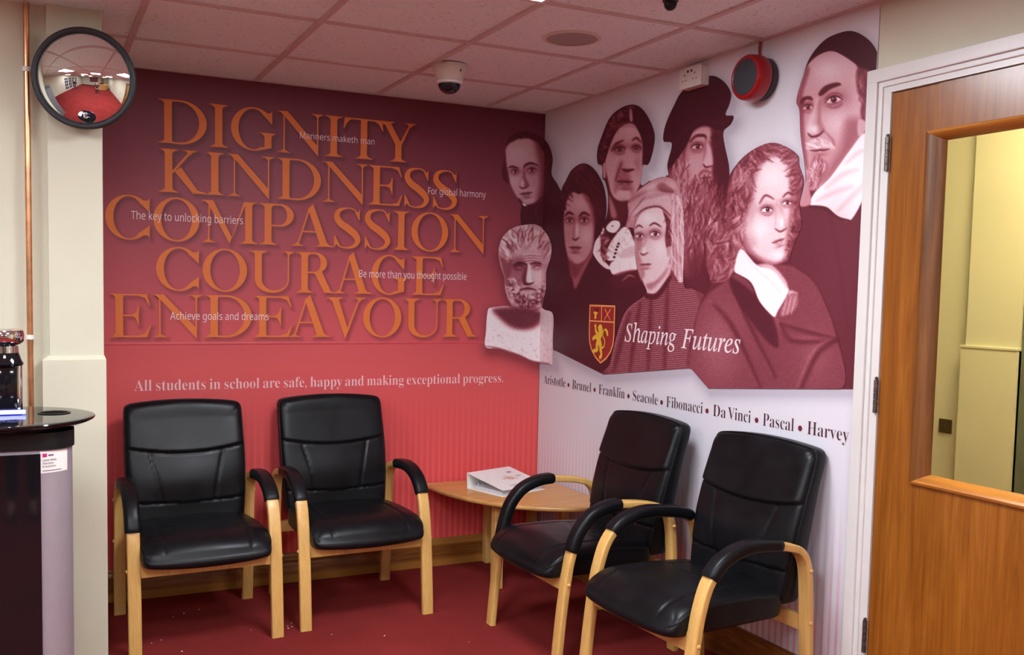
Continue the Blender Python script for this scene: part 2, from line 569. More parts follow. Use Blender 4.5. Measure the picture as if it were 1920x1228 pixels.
# ------------------------------------------------------------------ corridor seen through the glass
slab('wall_corridor', [(1.5, 1.6, -6.0, 0.6, 0.0, H + 0.3), (0.12, 1.6, 0.5, 0.6, 0.0, H + 0.3), (0.12, 2.5, -6.1, -6.0, 0, H + 0.3)],
     'cream', 'cream corridor wall behind the door glass')
slab('ceiling_corridor', [(0.0, 2.6, -6.1, 0.6, H + 0.3, H + 0.4)], 'white_paint', 'white corridor ceiling')
bm = bmesh.new()
box(bm, 1.46, 1.5, -1.80, -1.525, 0, H + 0.3)
box(bm, 1.445, 1.5, -1.80, -1.512, 0, 1.236)
box(bm, 1.441, 1.5, -1.803, -1.508, 1.236, 1.25, 0.003)
struct('pillar_corridor', bm, 'cream', 'cream corridor pillar with a thicker lower half')
bm = bmesh.new()
box(bm, 1.478, 1.5, -2.75, -1.80, 0.0, 2.1)
box(bm, 1.468, 1.5, -1.875, -1.803, 0.0, 2.15, 0.003)
struct('door_2', bm, 'grey_green', 'grey green corridor door frame beyond the glass')
bm = bmesh.new()
box(bm, 1.4915, 1.5, -1.443, -1.372, 0.812, 0.880, 0.003)
sw = obj('wall_plate', bm, 'bronze')
tag(sw, 'small square bronze plate on the corridor wall behind the door glass', 'wall plate')
bm = bmesh.new()
lathe(bm, [(0, 0), (0.005, 0.0), (0.004, -0.002), (0, -0.0025)], 10, (1.4915, -1.4075, 0.846), 'x')
obj('screw', bm, 'brass_dark', sw)
t = thing('ceiling_light', 'warm ceiling light in the corridor behind the door', 'light', (0.85, -2.6, H + 0.3))
bm = bmesh.new()
box(bm, -0.16, 0.16, -0.62, 0.62, -0.05, 0.0, 0.004)
obj('frame', bm, 'white_plastic', t)
bm = bmesh.new()
box(bm, -0.14, 0.14, -0.6, 0.6, -0.058, -0.05)
obj('diffuser', bm, 'panel_warm', t)

# ------------------------------------------------------------------ ceiling light panels
def panel(i, j, label):
    x, y = (GX[i] + GX[i + 1]) / 2, (GY[j] + GY[j + 1]) / 2
    t = thing('ceiling_light', label, 'light', (x, y, H), 0, 'square ceiling light panels')
    bm = bmesh.new()
    for a in ((-0.297, 0.297, -0.297, -0.279), (-0.297, 0.297, 0.279, 0.297), (-0.297, -0.279, -0.279, 0.279), (0.279, 0.297, -0.279, 0.279)):
        box(bm, *a, -0.004, 0.005)
    obj('frame', bm, 'white_plastic', t)
    bm = bmesh.new()
    box(bm, -0.279, 0.279, -0.279, 0.279, -0.002, 0.004)
    obj('diffuser', bm, 'panel', t)
panel(1, 2, 'square white ceiling light panel over the waiting chairs, cut by the top edge')
for i, j, lab in ((5, 2, 'square ceiling light panel nearest the nook wall, left of the pillar'), (3, 4, 'square ceiling light panel between the viewer and the pillar mirror'), (1, 6, 'square ceiling light panel behind the viewer on the door side'),
                  (5, 6, 'square ceiling light panel in the middle of the reception'), (9, 6, 'square ceiling light panel beside the white glazed doors'),
                  (1, 11, 'square ceiling light panel over the reception desk'), (5, 11, 'square ceiling light panel in front of the mural behind the desk'),
                  (8, 12, 'square ceiling light panel in the far corner of the reception')):
    panel(i, j, lab)
# ------------------------------------------------------------------ a small ink painter for the printed wall vinyls
class Ink:
    """one printed figure: a tone map (0 dark ink .. 1 paper) over artwork units, cut out along an outline"""
    def __init__(s, x0, y0, x1, y1, step=1.15):
        s.x = np.arange(x0, x1 + step, step)
        s.y = np.arange(y0, y1 + step, step)
        s.X, s.Y = np.meshgrid(s.x, s.y)
        s.T = np.full(s.X.shape, 0.1)
        s.step = step
        s.rng = np.random.RandomState(7)
        s.tf(0, 0, 1)
    def tf(s, ox, oy, k):
        s.ox, s.oy, s.k = ox, oy, k
    def pt(s, pts):
        return np.array([(s.ox + p[0] / s.k, s.oy + p[1] / s.k) for p in pts], float)
    def win(s, lo, hi, pad):
        i0, i1 = np.searchsorted(s.x, lo[0] - pad), np.searchsorted(s.x, hi[0] + pad)
        j0, j1 = np.searchsorted(s.y, lo[1] - pad), np.searchsorted(s.y, hi[1] + pad)
        return slice(max(0, j0), max(0, j1)), slice(max(0, i0), max(0, i1))
    def blend(s, w, tone, a):
        if callable(tone):
            tone = tone(s.X[w], s.Y[w])
        s.T[w] = s.T[w] * (1 - a) + tone * a
    def P(s, pts, tone, blur=1.5, alpha=1.0, smooth=True, grain=0.0):
        q = s.pt(pts)
        if smooth:
            q = np.array(catmull(q, 5, True))
        b = max(0.4, blur / s.k)
        w = s.win(q.min(0), q.max(0), b * 1.5 + 1)
        if s.T[w].size == 0:
            return
        d = poly_sdf(q, s.X[w], s.Y[w])
        t = np.clip(0.5 - d / (2 * b), 0, 1)
        a = alpha * t * t * (3 - 2 * t)
        if grain:
            a = a * (1 - grain * s.rng.rand(*a.shape))
        s.blend(w, tone, a)
    def L(s, pts, wd, tone, blur=1.0, alpha=1.0, taper=True, smooth=True):
        q = s.pt(pts)
        if smooth and len(q) > 2:
            q = np.array(catmull(q, 5))
        n = len(q)
        f = np.linspace(0, 1, n)
        wv = (wd / s.k / 2) * ((0.35 + 0.65 * np.sin(np.pi * f)) if taper else np.ones(n))
        b = max(0.35, blur / s.k)
        w = s.win(q.min(0), q.max(0), b * 1.5 + wd / s.k + 1)
        if s.T[w].size == 0:
            return
        X, Y = s.X[w], s.Y[w]
        best = np.full(X.shape, 1e9)
        for i in range(n - 1):
            ax, ay = q[i]
            dx, dy = q[i + 1] - q[i]
            l2 = dx * dx + dy * dy + 1e-9
            t = np.clip(((X - ax) * dx + (Y - ay) * dy) / l2, 0, 1)
            d = np.hypot(X - ax - t * dx, Y - ay - t * dy) - (wv[i] + (wv[i + 1] - wv[i]) * t)
            best = np.minimum(best, d)
        t = np.clip(0.5 - best / (2 * b), 0, 1)
        s.blend(w, tone, alpha * t * t * (3 - 2 * t))
    def B(s, x, y, rx, ry, tone, alpha=1.0, ang=0.0):
        c = s.pt([(x, y)])[0]
        rx, ry = rx / s.k, ry / s.k
        m = max(rx, ry) * 2.2
        w = s.win(c, c, m)
        if s.T[w].size == 0:
            return
        X, Y = s.X[w] - c[0], s.Y[w] - c[1]
        a = math.radians(ang)
        u, v = (X * math.cos(a) + Y * math.sin(a)) / rx, (-X * math.sin(a) + Y * math.cos(a)) / ry
        s.blend(w, tone, alpha * np.exp(-(u * u + v * v)))
    def D(s, x, y, r, tone, alpha=1.0):
        s.P([(x + r * math.cos(a), y + r * math.sin(a)) for a in (0, .785, 1.571, 2.356, 3.142, 3.927, 4.712, 5.498)], tone, s.k * 0.5, alpha)
    def speckle(s, amt, mask=None):
        n = s.rng.randn(*s.T.shape) * amt
        s.T = s.T + (n if mask is None else n * mask)
    def hatch(s, pts, ang, period, amt, blur=6):
        """engraver's parallel lines inside a region"""
        q = np.array(catmull(s.pt(pts), 5, True))
        w = s.win(q.min(0), q.max(0), 4)
        d = poly_sdf(q, s.X[w], s.Y[w])
        a = np.clip(0.5 - d / (2 * blur / s.k), 0, 1)
        r = math.radians(ang)
        ph = (s.X[w] * math.sin(r) + s.Y[w] * math.cos(r)) * 2 * np.pi / period
        s.T[w] += amt * a * np.sin(ph)
    # ---- faces
    def eye(s, x, y, w, ang=0.0, look=0.0, lit=0.72, dark=0.12, lid=1.0, bag=0.5):
        c, sn = math.cos(math.radians(ang)), math.sin(math.radians(ang))
        R = lambda pts: [(x + (px * c - py * sn) * w, y + (px * sn + py * c) * w) for px, py in pts]
        s.B(x, y - 0.05 * w, 0.75 * w, 0.48 * w, dark + 0.15, 0.55, ang)
        s.P(R([(-0.5, 0.04), (-0.25, -0.15), (0.05, -0.2), (0.32, -0.12), (0.5, 0.06), (0.2, 0.17), (-0.2, 0.17)]), lit, 0.06 * w)
        ix, iy = R([(look * 0.2, -0.02)])[0]
        s.D(ix, iy, 0.19 * w, dark + 0.12)
        s.D(ix, iy, 0.10 * w, dark * 0.4)
        s.L(R([(-0.52, 0.05), (-0.25, -0.17), (0.05, -0.23), (0.33, -0.14), (0.53, 0.07)]), 0.10 * w * lid, dark * 0.6, 0.03 * w)
        s.L(R([(-0.45, 0.1), (-0.15, 0.2), (0.2, 0.2), (0.48, 0.09)]), 0.05 * w, dark + 0.15, 0.05 * w, 0.8)
        s.L(R([(-0.52, -0.17), (-0.2, -0.37), (0.1, -0.41), (0.4, -0.31), (0.58, -0.1)]), 0.06 * w, dark + 0.14, 0.07 * w, 0.75)
        s.D(ix - 0.05 * w, iy - 0.07 * w, 0.035 * w, 0.95)
        if bag:
            s.L(R([(-0.42, 0.3), (-0.1, 0.45), (0.25, 0.43), (0.45, 0.3)]), 0.10 * w, dark + 0.25, 0.12 * w, bag)
    def mouth(s, x, y, w, ang=0.0, dark=0.14, lip=0.38, full=1.0, light=0.6):
        c, sn = math.cos(math.radians(ang)), math.sin(math.radians(ang))
        R = lambda pts: [(x + (px * c - py * sn) * w, y + (px * sn + py * c) * w) for px, py in pts]
        f = full
        s.B(*R([(0, 0.42 * f)])[0], 0.38 * w, 0.12 * w, lip - 0.08, 0.6, ang)
        s.P(R([(-0.5, 0.0), (-0.2, -0.13 * f), (-0.02, -0.09 * f), (0.15, -0.13 * f), (0.5, 0.0), (0.1, 0.06), (-0.2, 0.06)]), lip, 0.06 * w, 0.9)
        s.P(R([(-0.42, 0.04), (0, 0.05), (0.42, 0.04), (0.2, 0.25 * f), (-0.2, 0.25 * f)]), lip + 0.08, 0.07 * w, 0.9)
        s.B(*R([(0.0, 0.15 * f)])[0], 0.16 * w, 0.06 * w, light, 0.6, ang)
        s.L(R([(-0.53, -0.02), (-0.2, 0.035), (0.0, 0.0), (0.2, 0.035), (0.53, -0.02)]), 0.08 * w, dark, 0.04 * w)
    def curls(s, pts, n, size, lo, hi, wd, seed=1, flow=None):
        """many short curved strokes scattered in a region (hair, beard, stone curls)"""
        q = np.array(catmull(s.pt(pts), 5, True))
        rng = random.Random(seed)
        x0, y0 = q.min(0); x1, y1 = q.max(0)
        k, ox, oy = s.k, s.ox, s.oy
        done = 0
        tries = 0
        while done < n and tries < n * 30:
            tries += 1
            x, y = rng.uniform(x0, x1), rng.uniform(y0, y1)
            if poly_sdf(q, np.array([[x]]), np.array([[y]]))[0, 0] > -0.5:
                continue
            done += 1
            a = (flow(x, y) if flow else rng.uniform(0, 360)) + rng.uniform(-22, 22)
            a = math.radians(a)
            ln = size / k * rng.uniform(0.6, 1.3)
            bend = rng.uniform(-0.9, 0.9)
            p = []
            for f in (-0.5, -0.17, 0.17, 0.5):
                b = a + bend * f
                p.append(((x + ln * f * math.cos(b) - ox) * k, (y + ln * f * math.sin(b) - oy) * k))
            s.L(p, wd * 1.7, rng.uniform(lo, hi), wd * 0.9, 0.62)

def poly_sdf(q, X, Y):
    """signed distance to a closed polygon (negative inside)"""
    q = np.asarray(q, float)
    n = len(q)
    d2 = np.full(X.shape, 1e18)
    inside = np.zeros(X.shape, bool)
    for i in range(n):
        ax, ay = q[i]
        bx, by = q[(i + 1) % n]
        dx, dy = bx - ax, by - ay
        l2 = dx * dx + dy * dy
        if l2 < 1e-12:
            continue
        t = np.clip(((X - ax) * dx + (Y - ay) * dy) / l2, 0, 1)
        d2 = np.minimum(d2, (X - ax - t * dx) ** 2 + (Y - ay - t * dy) ** 2)
        if ay != by:
            c = ((ay > Y) != (by > Y)) & (X < (bx - ax) * (Y - ay) / (by - ay) + ax)
            inside ^= c
    d = np.sqrt(d2)
    return np.where(inside, -d, d)

RAMP_T = np.array([0.0, 0.18, 0.40, 0.62, 0.82, 1.0])
RAMP_C = np.array([(66, 22, 34), (96, 36, 48), (146, 72, 84), (200, 140, 150), (234, 204, 210), (248, 240, 243)], float) / 255
def ink_rgb(T):
    """tone -> linear ink colour of the maroon duotone"""
    T = np.clip(T, 0, 1)
    c = np.stack([np.interp(T, RAMP_T, RAMP_C[:, k]) for k in range(3)], -1)
    return np.where(c <= 0.04045, c / 12.92, ((c + 0.055) / 1.055) ** 2.4)

# everything printed on the right wall stays above the zigzag lower edge and inside the vinyl
CLIP = np.array([(880, 0), (1651.5, 0), (1610.2, 729.5), (1330, 728), (1297, 690), (1133, 702), (1041, 656), (1041, 700), (880, 700)], float)
# ------------------------------------------------------------------ the printed figures (generic period portraits in maroon duotone)
FIG = []        # (outline in artwork units, Ink, label), back to front
def fig(label, outline, ink, smooth=True):
    q = ink.pt(outline)
    if smooth:
        q = np.array(catmull(q, 6, True))
    FIG.append((q, ink, label))

# 0 --- plain dark ground behind the lower halves of the figures
k = Ink(1004, 330, 1640, 740, 8)
k.tf(0, 0, 1)
k.T[:] = 0.11
fig('printed dark maroon ground behind the portraits',
    [(1006, 380), (1046, 345), (1075, 420), (1130, 560), (1180, 545), (1235, 560), (1270, 480), (1400, 520), (1490, 470), (1600, 400), (1640, 400), (1640, 740), (1200, 740), (1041, 657), (1008, 636), (1000, 600)], k, False)

# 1 --- man with a high forehead and dark coat, across the corner
k = Ink(928, 232, 1072, 470)
k.tf(920, 230, 5.847)
k.T[:] = 0.07
k.P([(150, 330), (160, 240), (230, 180), (330, 160), (450, 180), (560, 260), (600, 420), (590, 640), (560, 800), (480, 880), (390, 905), (330, 880), (260, 790), (205, 660), (165, 480)], 0.62, 22)
k.P([(480, 190), (560, 240), (640, 420), (620, 700), (560, 830), (500, 870), (520, 700), (530, 500), (500, 330)], 0.26, 50, 0.75)
k.B(290, 330, 130, 120, 0.72, 0.6)
k.B(250, 640, 60, 70, 0.70, 0.5)
k.B(470, 640, 60, 90, 0.56, 0.6)
k.P([(140, 340), (172, 262), (235, 205), (330, 172), (430, 172), (520, 225), (590, 330), (680, 330), (640, 200), (480, 110), (330, 85), (210, 150), (140, 260)], 0.16, 16)
k.P([(110, 620), (135, 330), (158, 330), (168, 450), (185, 540), (200, 640), (180, 640)], 0.2, 14, 0.8)
k.curls([(150, 300), (250, 150), (400, 100), (560, 200), (680, 320), (670, 520), (610, 560), (590, 320), (430, 180), (250, 190)], 60, 70, 0.03, 0.22, 6, 3)
k.L([(195, 495), (235, 482), (300, 500)], 22, 0.16, 7)
k.L([(362, 500), (380, 465), (440, 445), (515, 468)], 26, 0.13, 7)
k.eye(262, 538, 86, 4, 0.3, 0.62, 0.10)
k.eye(446, 522, 98, -3, 0.2, 0.60, 0.10)
k.L([(365, 500), (350, 580), (325, 660), (318, 700)], 26, 0.46, 18, 0.6)
k.P([(365, 510), (385, 600), (420, 680), (405, 700), (360, 690), (352, 600)], 0.36, 16, 0.8)
k.L([(312, 702), (345, 720), (380, 712), (412, 690)], 16, 0.16, 7)
k.B(345, 660, 22, 34, 0.78, 0.7)
k.mouth(385, 775, 135, -8, 0.14, 0.34, 0.85, 0.5)
k.B(400, 860, 90, 30, 0.66, 0.5)
k.P([(300, 830), (390, 905), (500, 870), (570, 810), (600, 900), (560, 1228), (400, 1228), (330, 1000)], 0.13, 16, 0.9)
k.P([(345, 880), (390, 905), (372, 915), (352, 905)], 0.85, 5)
k.L([(450, 905), (560, 850), (585, 810)], 10, 0.35, 6, 0.8)
k.L([(520, 900), (490, 1000), (530, 1100)], 24, 0.26, 14, 0.7)
k.L([(640, 640), (640, 900), (620, 1200)], 20, 0.14, 16, 0.7)
k.speckle(0.012)
fig('printed portrait of a man with a high forehead, across the corner',
    [(150, 640), (122, 580), (128, 480), (148, 330), (175, 200), (240, 130), (340, 95), (470, 118), (590, 180), (655, 270), (688, 400), (675, 560), (730, 660), (800, 780), (900, 900), (900, 1330), (340, 1330), (330, 1150), (322, 1000), (330, 900), (268, 818), (212, 700)], k)

# 2 --- man in a skull cap with a broad white collar, beside the door
k = Ink(1476, 50, 1652, 738)
k.tf(1470, 40, 3.2316)
k.T[:] = 0.20
k.P([(85, 480), (130, 280), (220, 190), (320, 175), (430, 240), (480, 400), (490, 560), (480, 690), (420, 800), (300, 930), (200, 1020), (150, 1000), (128, 860), (105, 680), (95, 540)], 0.60, 10)
k.P([(300, 190), (430, 250), (480, 420), (480, 640), (400, 640), (420, 460), (390, 310)], 0.66, 40, 0.6)
k.B(270, 290, 110, 80, 0.74, 0.8)
k.B(330, 620, 90, 80, 0.74, 0.7)
k.P([(85, 480), (135, 290), (160, 300), (120, 440), (125, 520), (130, 700), (150, 880), (130, 860), (100, 640)], 0.34, 16, 0.8)
k.P([(380, 600), (470, 600), (470, 700), (340, 880), (250, 960), (300, 850), (350, 760)], 0.38, 40, 0.7)
k.P([(95, 400), (150, 215), (260, 100), (400, 60), (520, 110), (570, 190), (575, 320), (520, 340), (440, 260), (330, 190), (260, 185), (180, 230), (130, 300)], 0.05, 4)
k.P([(450, 290), (540, 330), (545, 560), (510, 700), (470, 560), (480, 480), (450, 420)], 0.30, 12)
k.curls([(455, 300), (535, 340), (535, 560), (505, 620), (470, 480), (455, 420)], 45, 70, 0.18, 0.55, 7, 5, lambda x, y: 75)
k.P([(455, 600), (500, 610), (490, 680), (455, 690)], 0.64, 8)
k.P([(105, 490), (120, 462), (165, 455), (178, 480), (140, 475), (112, 505)], 0.18, 7)
k.P([(215, 440), (250, 395), (320, 372), (350, 385), (290, 410), (235, 450)], 0.14, 7)
k.eye(148, 522, 70, -8, 0.2, 0.64, 0.10)
k.eye(305, 478, 100, -12, 0.1, 0.70, 0.08, 1.0, 0.8)
k.L([(205, 470), (180, 570), (158, 640), (150, 680)], 26, 0.72, 16, 0.7)
k.P([(225, 480), (230, 600), (250, 650), (238, 676), (205, 660), (212, 560)], 0.44, 14, 0.7)
k.B(185, 655, 30, 26, 0.84, 0.8)
k.L([(150, 680), (175, 700), (215, 690), (245, 665)], 13, 0.18, 6)
k.L([(240, 655), (300, 720), (310, 760)], 12, 0.40, 10, 0.7)
k.P([(140, 770), (160, 730), (220, 710), (280, 735), (310, 770), (250, 765), (190, 775)], 0.74, 12)
k.curls([(145, 765), (170, 725), (230, 715), (300, 755), (240, 765)], 26, 40, 0.45, 0.92, 4, 8, lambda x, y: 25)
k.mouth(222, 780, 110, -4, 0.16, 0.46, 0.6, 0.66)
k.P([(180, 830), (215, 830), (270, 860), (260, 930), (200, 1020), (150, 990), (160, 900)], 0.46, 14, 0.9)
k.curls([(175, 840), (215, 835), (255, 880), (215, 990), (170, 1000), (160, 920)], 60, 55, 0.24, 0.88, 5, 2, lambda x, y: 95)
k.P([(165, 1115), (190, 1040), (290, 940), (400, 790), (490, 680), (520, 760), (510, 1000), (410, 1205), (330, 1180), (260, 1125)], 0.90, 4)
for p in ([(200, 1090), (300, 1040), (420, 1000)], [(260, 1010), (360, 930), (450, 900)], [(330, 1150), (420, 1060), (500, 980)], [(380, 860), (450, 800), (500, 780)]):
    k.L(p, 26, 0.68, 22, 0.7)
k.P([(165, 1115), (260, 1125), (330, 1180), (410, 1205), (395, 1215), (320, 1195), (250, 1145), (165, 1130)], 0.10, 5)
k.P([(95, 1110), (140, 960), (165, 1040), (165, 1110)], 0.56, 8)
k.tf(1240, 40, 1.705)
k.B(560, 800, 80, 220, 0.24, 0.5)
k.L([(540, 620), (570, 760), (600, 1000)], 8, 0.15, 12, 0.5)
k.tf(1470, 40, 3.2316)
k.speckle(0.012)
fig('printed portrait of a bearded man in a black skull cap and broad white collar',
    [(80, 480), (120, 330), (165, 215), (250, 115), (350, 68), (430, 62), (515, 110), (565, 180), (576, 240), (572, 560), (540, 1000), (500, 1600), (452, 2228), (0, 2228), (20, 1500), (60, 1180), (95, 1110), (130, 1000), (132, 900), (105, 690), (98, 540)], k)

# 3 --- man with a floppy hat and a long beard
k = Ink(1240, 138, 1390, 640)
k.tf(1230, 130, 3.148)
k.T[:] = 0.15
k.P([(180, 470), (210, 390), (270, 340), (350, 350), (390, 420), (385, 600), (350, 760), (250, 800), (190, 700), (170, 560)], 0.58, 16)
k.P([(330, 340), (390, 400), (390, 700), (340, 760), (338, 600), (345, 480)], 0.16, 16, 0.9)
k.B(255, 400, 60, 40, 0.66, 0.7)
k.B(230, 560, 50, 70, 0.62, 0.6)
k.P([(70, 640), (130, 560), (180, 480), (200, 640), (260, 700), (330, 690), (370, 760), (400, 900), (300, 1100), (180, 1228), (100, 900)], 0.44, 30, 0.9)
k.curls([(80, 640), (140, 520), (180, 480), (200, 640), (250, 690), (220, 900), (180, 1000), (120, 800)], 130, 110, 0.30, 0.70, 5, 4, lambda x, y: 100)
k.curls([(230, 690), (340, 660), (410, 780), (400, 1000), (300, 1150), (190, 1150), (190, 900)], 220, 120, 0.20, 0.70, 5, 6, lambda x, y: 95)
k.P([(335, 400), (400, 400), (435, 560), (440, 700), (420, 860), (370, 780), (350, 600)], 0.11, 22, 0.9)
k.P([(55, 430), (60, 340), (100, 230), (160, 130), (320, 40), (400, 70), (445, 140), (415, 270), (460, 275), (440, 330), (370, 360), (300, 330), (230, 360), (190, 440), (130, 530), (90, 580), (75, 560), (100, 440)], 0.05, 4)
k.L([(110, 440), (190, 350), (280, 300), (380, 320), (430, 300)], 16, 0.13, 14, 0.8)
k.L([(205, 430), (240, 395), (290, 392), (300, 410)], 18, 0.16, 7, 0.9)
k.L([(330, 405), (355, 395), (380, 410)], 14, 0.09, 7, 0.9)
k.eye(247, 458, 70, -6, 0.35, 0.66, 0.08)
k.eye(352, 440, 44, 0, 0.2, 0.24, 0.05)
k.P([(300, 440), (320, 450), (342, 540), (330, 570), (290, 570), (285, 540), (305, 500)], 0.66, 9, 0.8)
k.L([(285, 560), (300, 578), (335, 570)], 10, 0.18, 6)
k.L([(300, 410), (295, 470), (285, 540)], 10, 0.44, 8, 0.7)
k.L([(255, 625), (290, 600), (335, 612)], 18, 0.36, 8, 0.8)
k.mouth(300, 640, 66, -6, 0.14, 0.40, 0.9, 0.6)
k.tf(1290, 250, 2.507)
k.curls([(0, 300), (60, 200), (180, 260), (160, 420), (60, 560), (0, 560)], 120, 70, 0.14, 0.48, 4, 9, lambda x, y: 100)
k.P([(0, 620), (100, 560), (100, 720), (50, 900), (0, 900)], 0.20, 30, 0.8)
k.speckle(0.015)
k.tf(1230, 130, 3.148)
fig('printed portrait of a long bearded man in a dark floppy hat',
    [(50, 425), (52, 360), (75, 290), (110, 215), (155, 135), (240, 75), (330, 38), (400, 68), (446, 135), (440, 200), (415, 268), (462, 276), (445, 325), (402, 370), (412, 460), (436, 570), (442, 700), (470, 900), (480, 1540), (100, 1540), (60, 1000), (60, 660), (78, 625), (72, 560), (98, 440)], k)

# 4 --- woman with parted hair and lace collar
k = Ink(1096, 194, 1236, 570)
k.tf(1100, 190, 3.614)
k.T[:] = 0.10
k.P([(130, 420), (150, 320), (210, 200), (290, 150), (350, 180), (385, 280), (390, 430), (370, 560), (310, 660), (240, 680), (180, 640), (150, 540)], 0.60, 10)
k.B(290, 190, 60, 40, 0.66, 0.8)
k.B(190, 420, 50, 60, 0.60, 0.7)
k.B(350, 420, 30, 70, 0.44, 0.6)
k.B(245, 620, 60, 34, 0.66, 0.8)
k.P([(200, 520), (240, 400), (300, 500), (320, 640), (290, 590), (230, 580), (195, 620)], 0.34, 24, 0.6)
k.P([(80, 420), (75, 330), (110, 230), (160, 110), (230, 50), (310, 25), (370, 45), (430, 130), (465, 230), (455, 320), (420, 420), (385, 430), (385, 280), (345, 180), (300, 130), (250, 150), (200, 215), (160, 310), (130, 400), (110, 435)], 0.06, 6)
k.curls([(95, 380), (120, 240), (180, 110), (250, 60), (295, 60), (290, 130), (200, 200), (150, 320), (120, 400)], 90, 44, 0.05, 0.48, 7, 12)
k.P([(296, 60), (312, 60), (318, 130), (298, 130)], 0.56, 6)
k.B(310, 40, 26, 12, 0.5, 0.6)
k.L([(175, 335), (205, 290), (255, 265)], 16, 0.15, 9, 0.9)
k.L([(315, 265), (345, 250), (375, 280)], 16, 0.12, 9, 0.9)
k.eye(228, 326, 76, -8, 0.1, 0.46, 0.06, 1.4, 0.7)
k.eye(342, 316, 64, 8, -0.1, 0.40, 0.05, 1.4, 0.7)
for y in (165, 180):
    k.L([(250, y), (300, y - 12), (345, y + 4)], 4, 0.36, 4, 0.8)
k.P([(270, 330), (300, 330), (310, 400), (335, 440), (320, 470), (260, 465), (248, 440), (265, 400)], 0.58, 10, 0.8)
k.L([(250, 460), (280, 470), (325, 462)], 20, 0.12, 8)
k.L([(240, 420), (215, 490), (200, 540)], 10, 0.24, 10, 0.8)
k.mouth(265, 545, 105, 2, 0.10, 0.30, 1.1, 0.5)
k.P([(115, 430), (132, 425), (135, 510), (118, 520)], 0.56, 4)
k.D(124, 532, 10, 0.05)
k.P([(150, 610), (200, 680), (290, 680), (290, 800), (180, 800)], 0.20, 16, 0.9)
k.P([(155, 640), (190, 700), (210, 780), (170, 780)], 0.52, 12, 0.9)
k.P([(140, 850), (180, 810), (225, 815), (230, 850), (195, 890), (150, 880)], 0.92, 4)
k.D(180, 845, 6, 0.3)
k.P([(50, 1000), (95, 860), (125, 870), (100, 960), (110, 1060), (170, 1130), (130, 1130), (60, 1060)], 0.84, 5)
k.P([(150, 985), (260, 850), (320, 930), (340, 1040), (180, 1080), (140, 1060)], 0.88, 5)
k.curls([(155, 985), (260, 860), (320, 930), (330, 1020), (200, 1060)], 50, 34, 0.55, 0.98, 5, 4)
k.P([(175, 1090), (330, 1040), (352, 1135), (280, 1160), (225, 1178), (175, 1165)], 0.93, 5)
for x in (225, 300):
    k.L([(x, 1085), (x + 3, 1165)], 6, 0.6, 4, 0.8)
k.P([(250, 1010), (330, 980), (345, 1045), (240, 1065)], 0.66, 10, 0.7)
for i, (x, y) in enumerate(((222, 965), (214, 985), (206, 1006), (199, 1030), (192, 1056))):
    k.D(x, y, 9, 0.05)
k.curls([(100, 880), (140, 900), (150, 1050), (110, 1080), (90, 980)], 36, 50, 0.05, 0.75, 8, 5)
k.P([(180, 1180), (350, 1140), (380, 1228), (200, 1260)], 0.18, 12, 0.8)
k.L([(250, 1215), (290, 1180), (330, 1190)], 10, 0.7, 8, 0.7)
k.speckle(0.012)
fig('printed portrait of a woman with centre parted hair and a lace collar',
    [(78, 330), (110, 230), (160, 115), (230, 50), (310, 22), (375, 45), (432, 125), (466, 225), (458, 320), (425, 425), (388, 432), (380, 500), (378, 570), (480, 600), (480, 1370), (-10, 1370), (-10, 1100), (40, 1010), (90, 860), (140, 780), (150, 640), (130, 545), (112, 520), (110, 440), (80, 420)], k)

# 5 --- dark haired woman in a dark coat
k = Ink(1012, 298, 1148, 712)
k.tf(1020, 290, 3.962)
k.T[:] = 0.10
k.P([(150, 500), (165, 370), (215, 280), (300, 290), (365, 350), (385, 500), (370, 680), (310, 790), (250, 815), (200, 790), (165, 690)], 0.56, 12)
k.B(270, 360, 70, 60, 0.64, 0.7)
k.B(320, 600, 50, 70, 0.66, 0.8)
k.B(190, 600, 30, 60, 0.50, 0.6)
k.B(250, 770, 50, 26, 0.60, 0.7)
k.P([(300, 300), (390, 380), (395, 640), (370, 700), (375, 540), (350, 400)], 0.26, 20, 0.8)
k.P([(195, 770), (250, 818), (320, 780), (375, 690), (360, 770), (300, 880), (242, 1000), (205, 900)], 0.44, 16, 0.95)
k.P([(205, 800), (250, 830), (300, 800), (250, 900), (220, 900)], 0.26, 20, 0.8)
k.P([(70, 500), (130, 270), (200, 130), (290, 65), (370, 100), (440, 220), (470, 330), (450, 520), (385, 640), (390, 470), (360, 350), (310, 285), (262, 292), (210, 270), (170, 350), (150, 470), (155, 640), (170, 760), (120, 700)], 0.07, 8)
k.curls([(140, 290), (200, 150), (290, 75), (370, 110), (440, 240), (440, 420), (390, 420), (340, 290), (230, 260), (160, 380)], 110, 90, 0.03, 0.28, 6, 21, lambda x, y: 60)
k.B(270, 100, 60, 26, 0.36, 0.6, -30)
k.L([(165, 455), (190, 430), (225, 445)], 17, 0.10, 7)
k.L([(268, 460), (300, 432), (345, 452)], 18, 0.09, 7)
k.eye(196, 488, 62, 0, 0.1, 0.58, 0.08)
k.eye(304, 488, 70, 0, 0.1, 0.60, 0.08)
k.L([(240, 470), (232, 560), (226, 620)], 22, 0.42, 16, 0.7)
k.B(250, 560, 12, 60, 0.76, 0.7)
k.L([(218, 620), (240, 634), (266, 615)], 13, 0.16, 6)
k.mouth(240, 690, 92, 2, 0.12, 0.30, 0.95, 0.5)
k.P([(30, 1000), (200, 910), (240, 1005), (380, 740), (470, 880), (515, 1000), (515, 1620), (30, 1620)], 0.09, 6)
k.L([(90, 1000), (190, 930)], 22, 0.22, 18, 0.6)
k.L([(372, 745), (300, 900), (246, 1000)], 8, 0.17, 6, 0.8)
k.L([(0, 600), (20, 800), (60, 900)], 40, 0.15, 30, 0.6)
k.speckle(0.012)
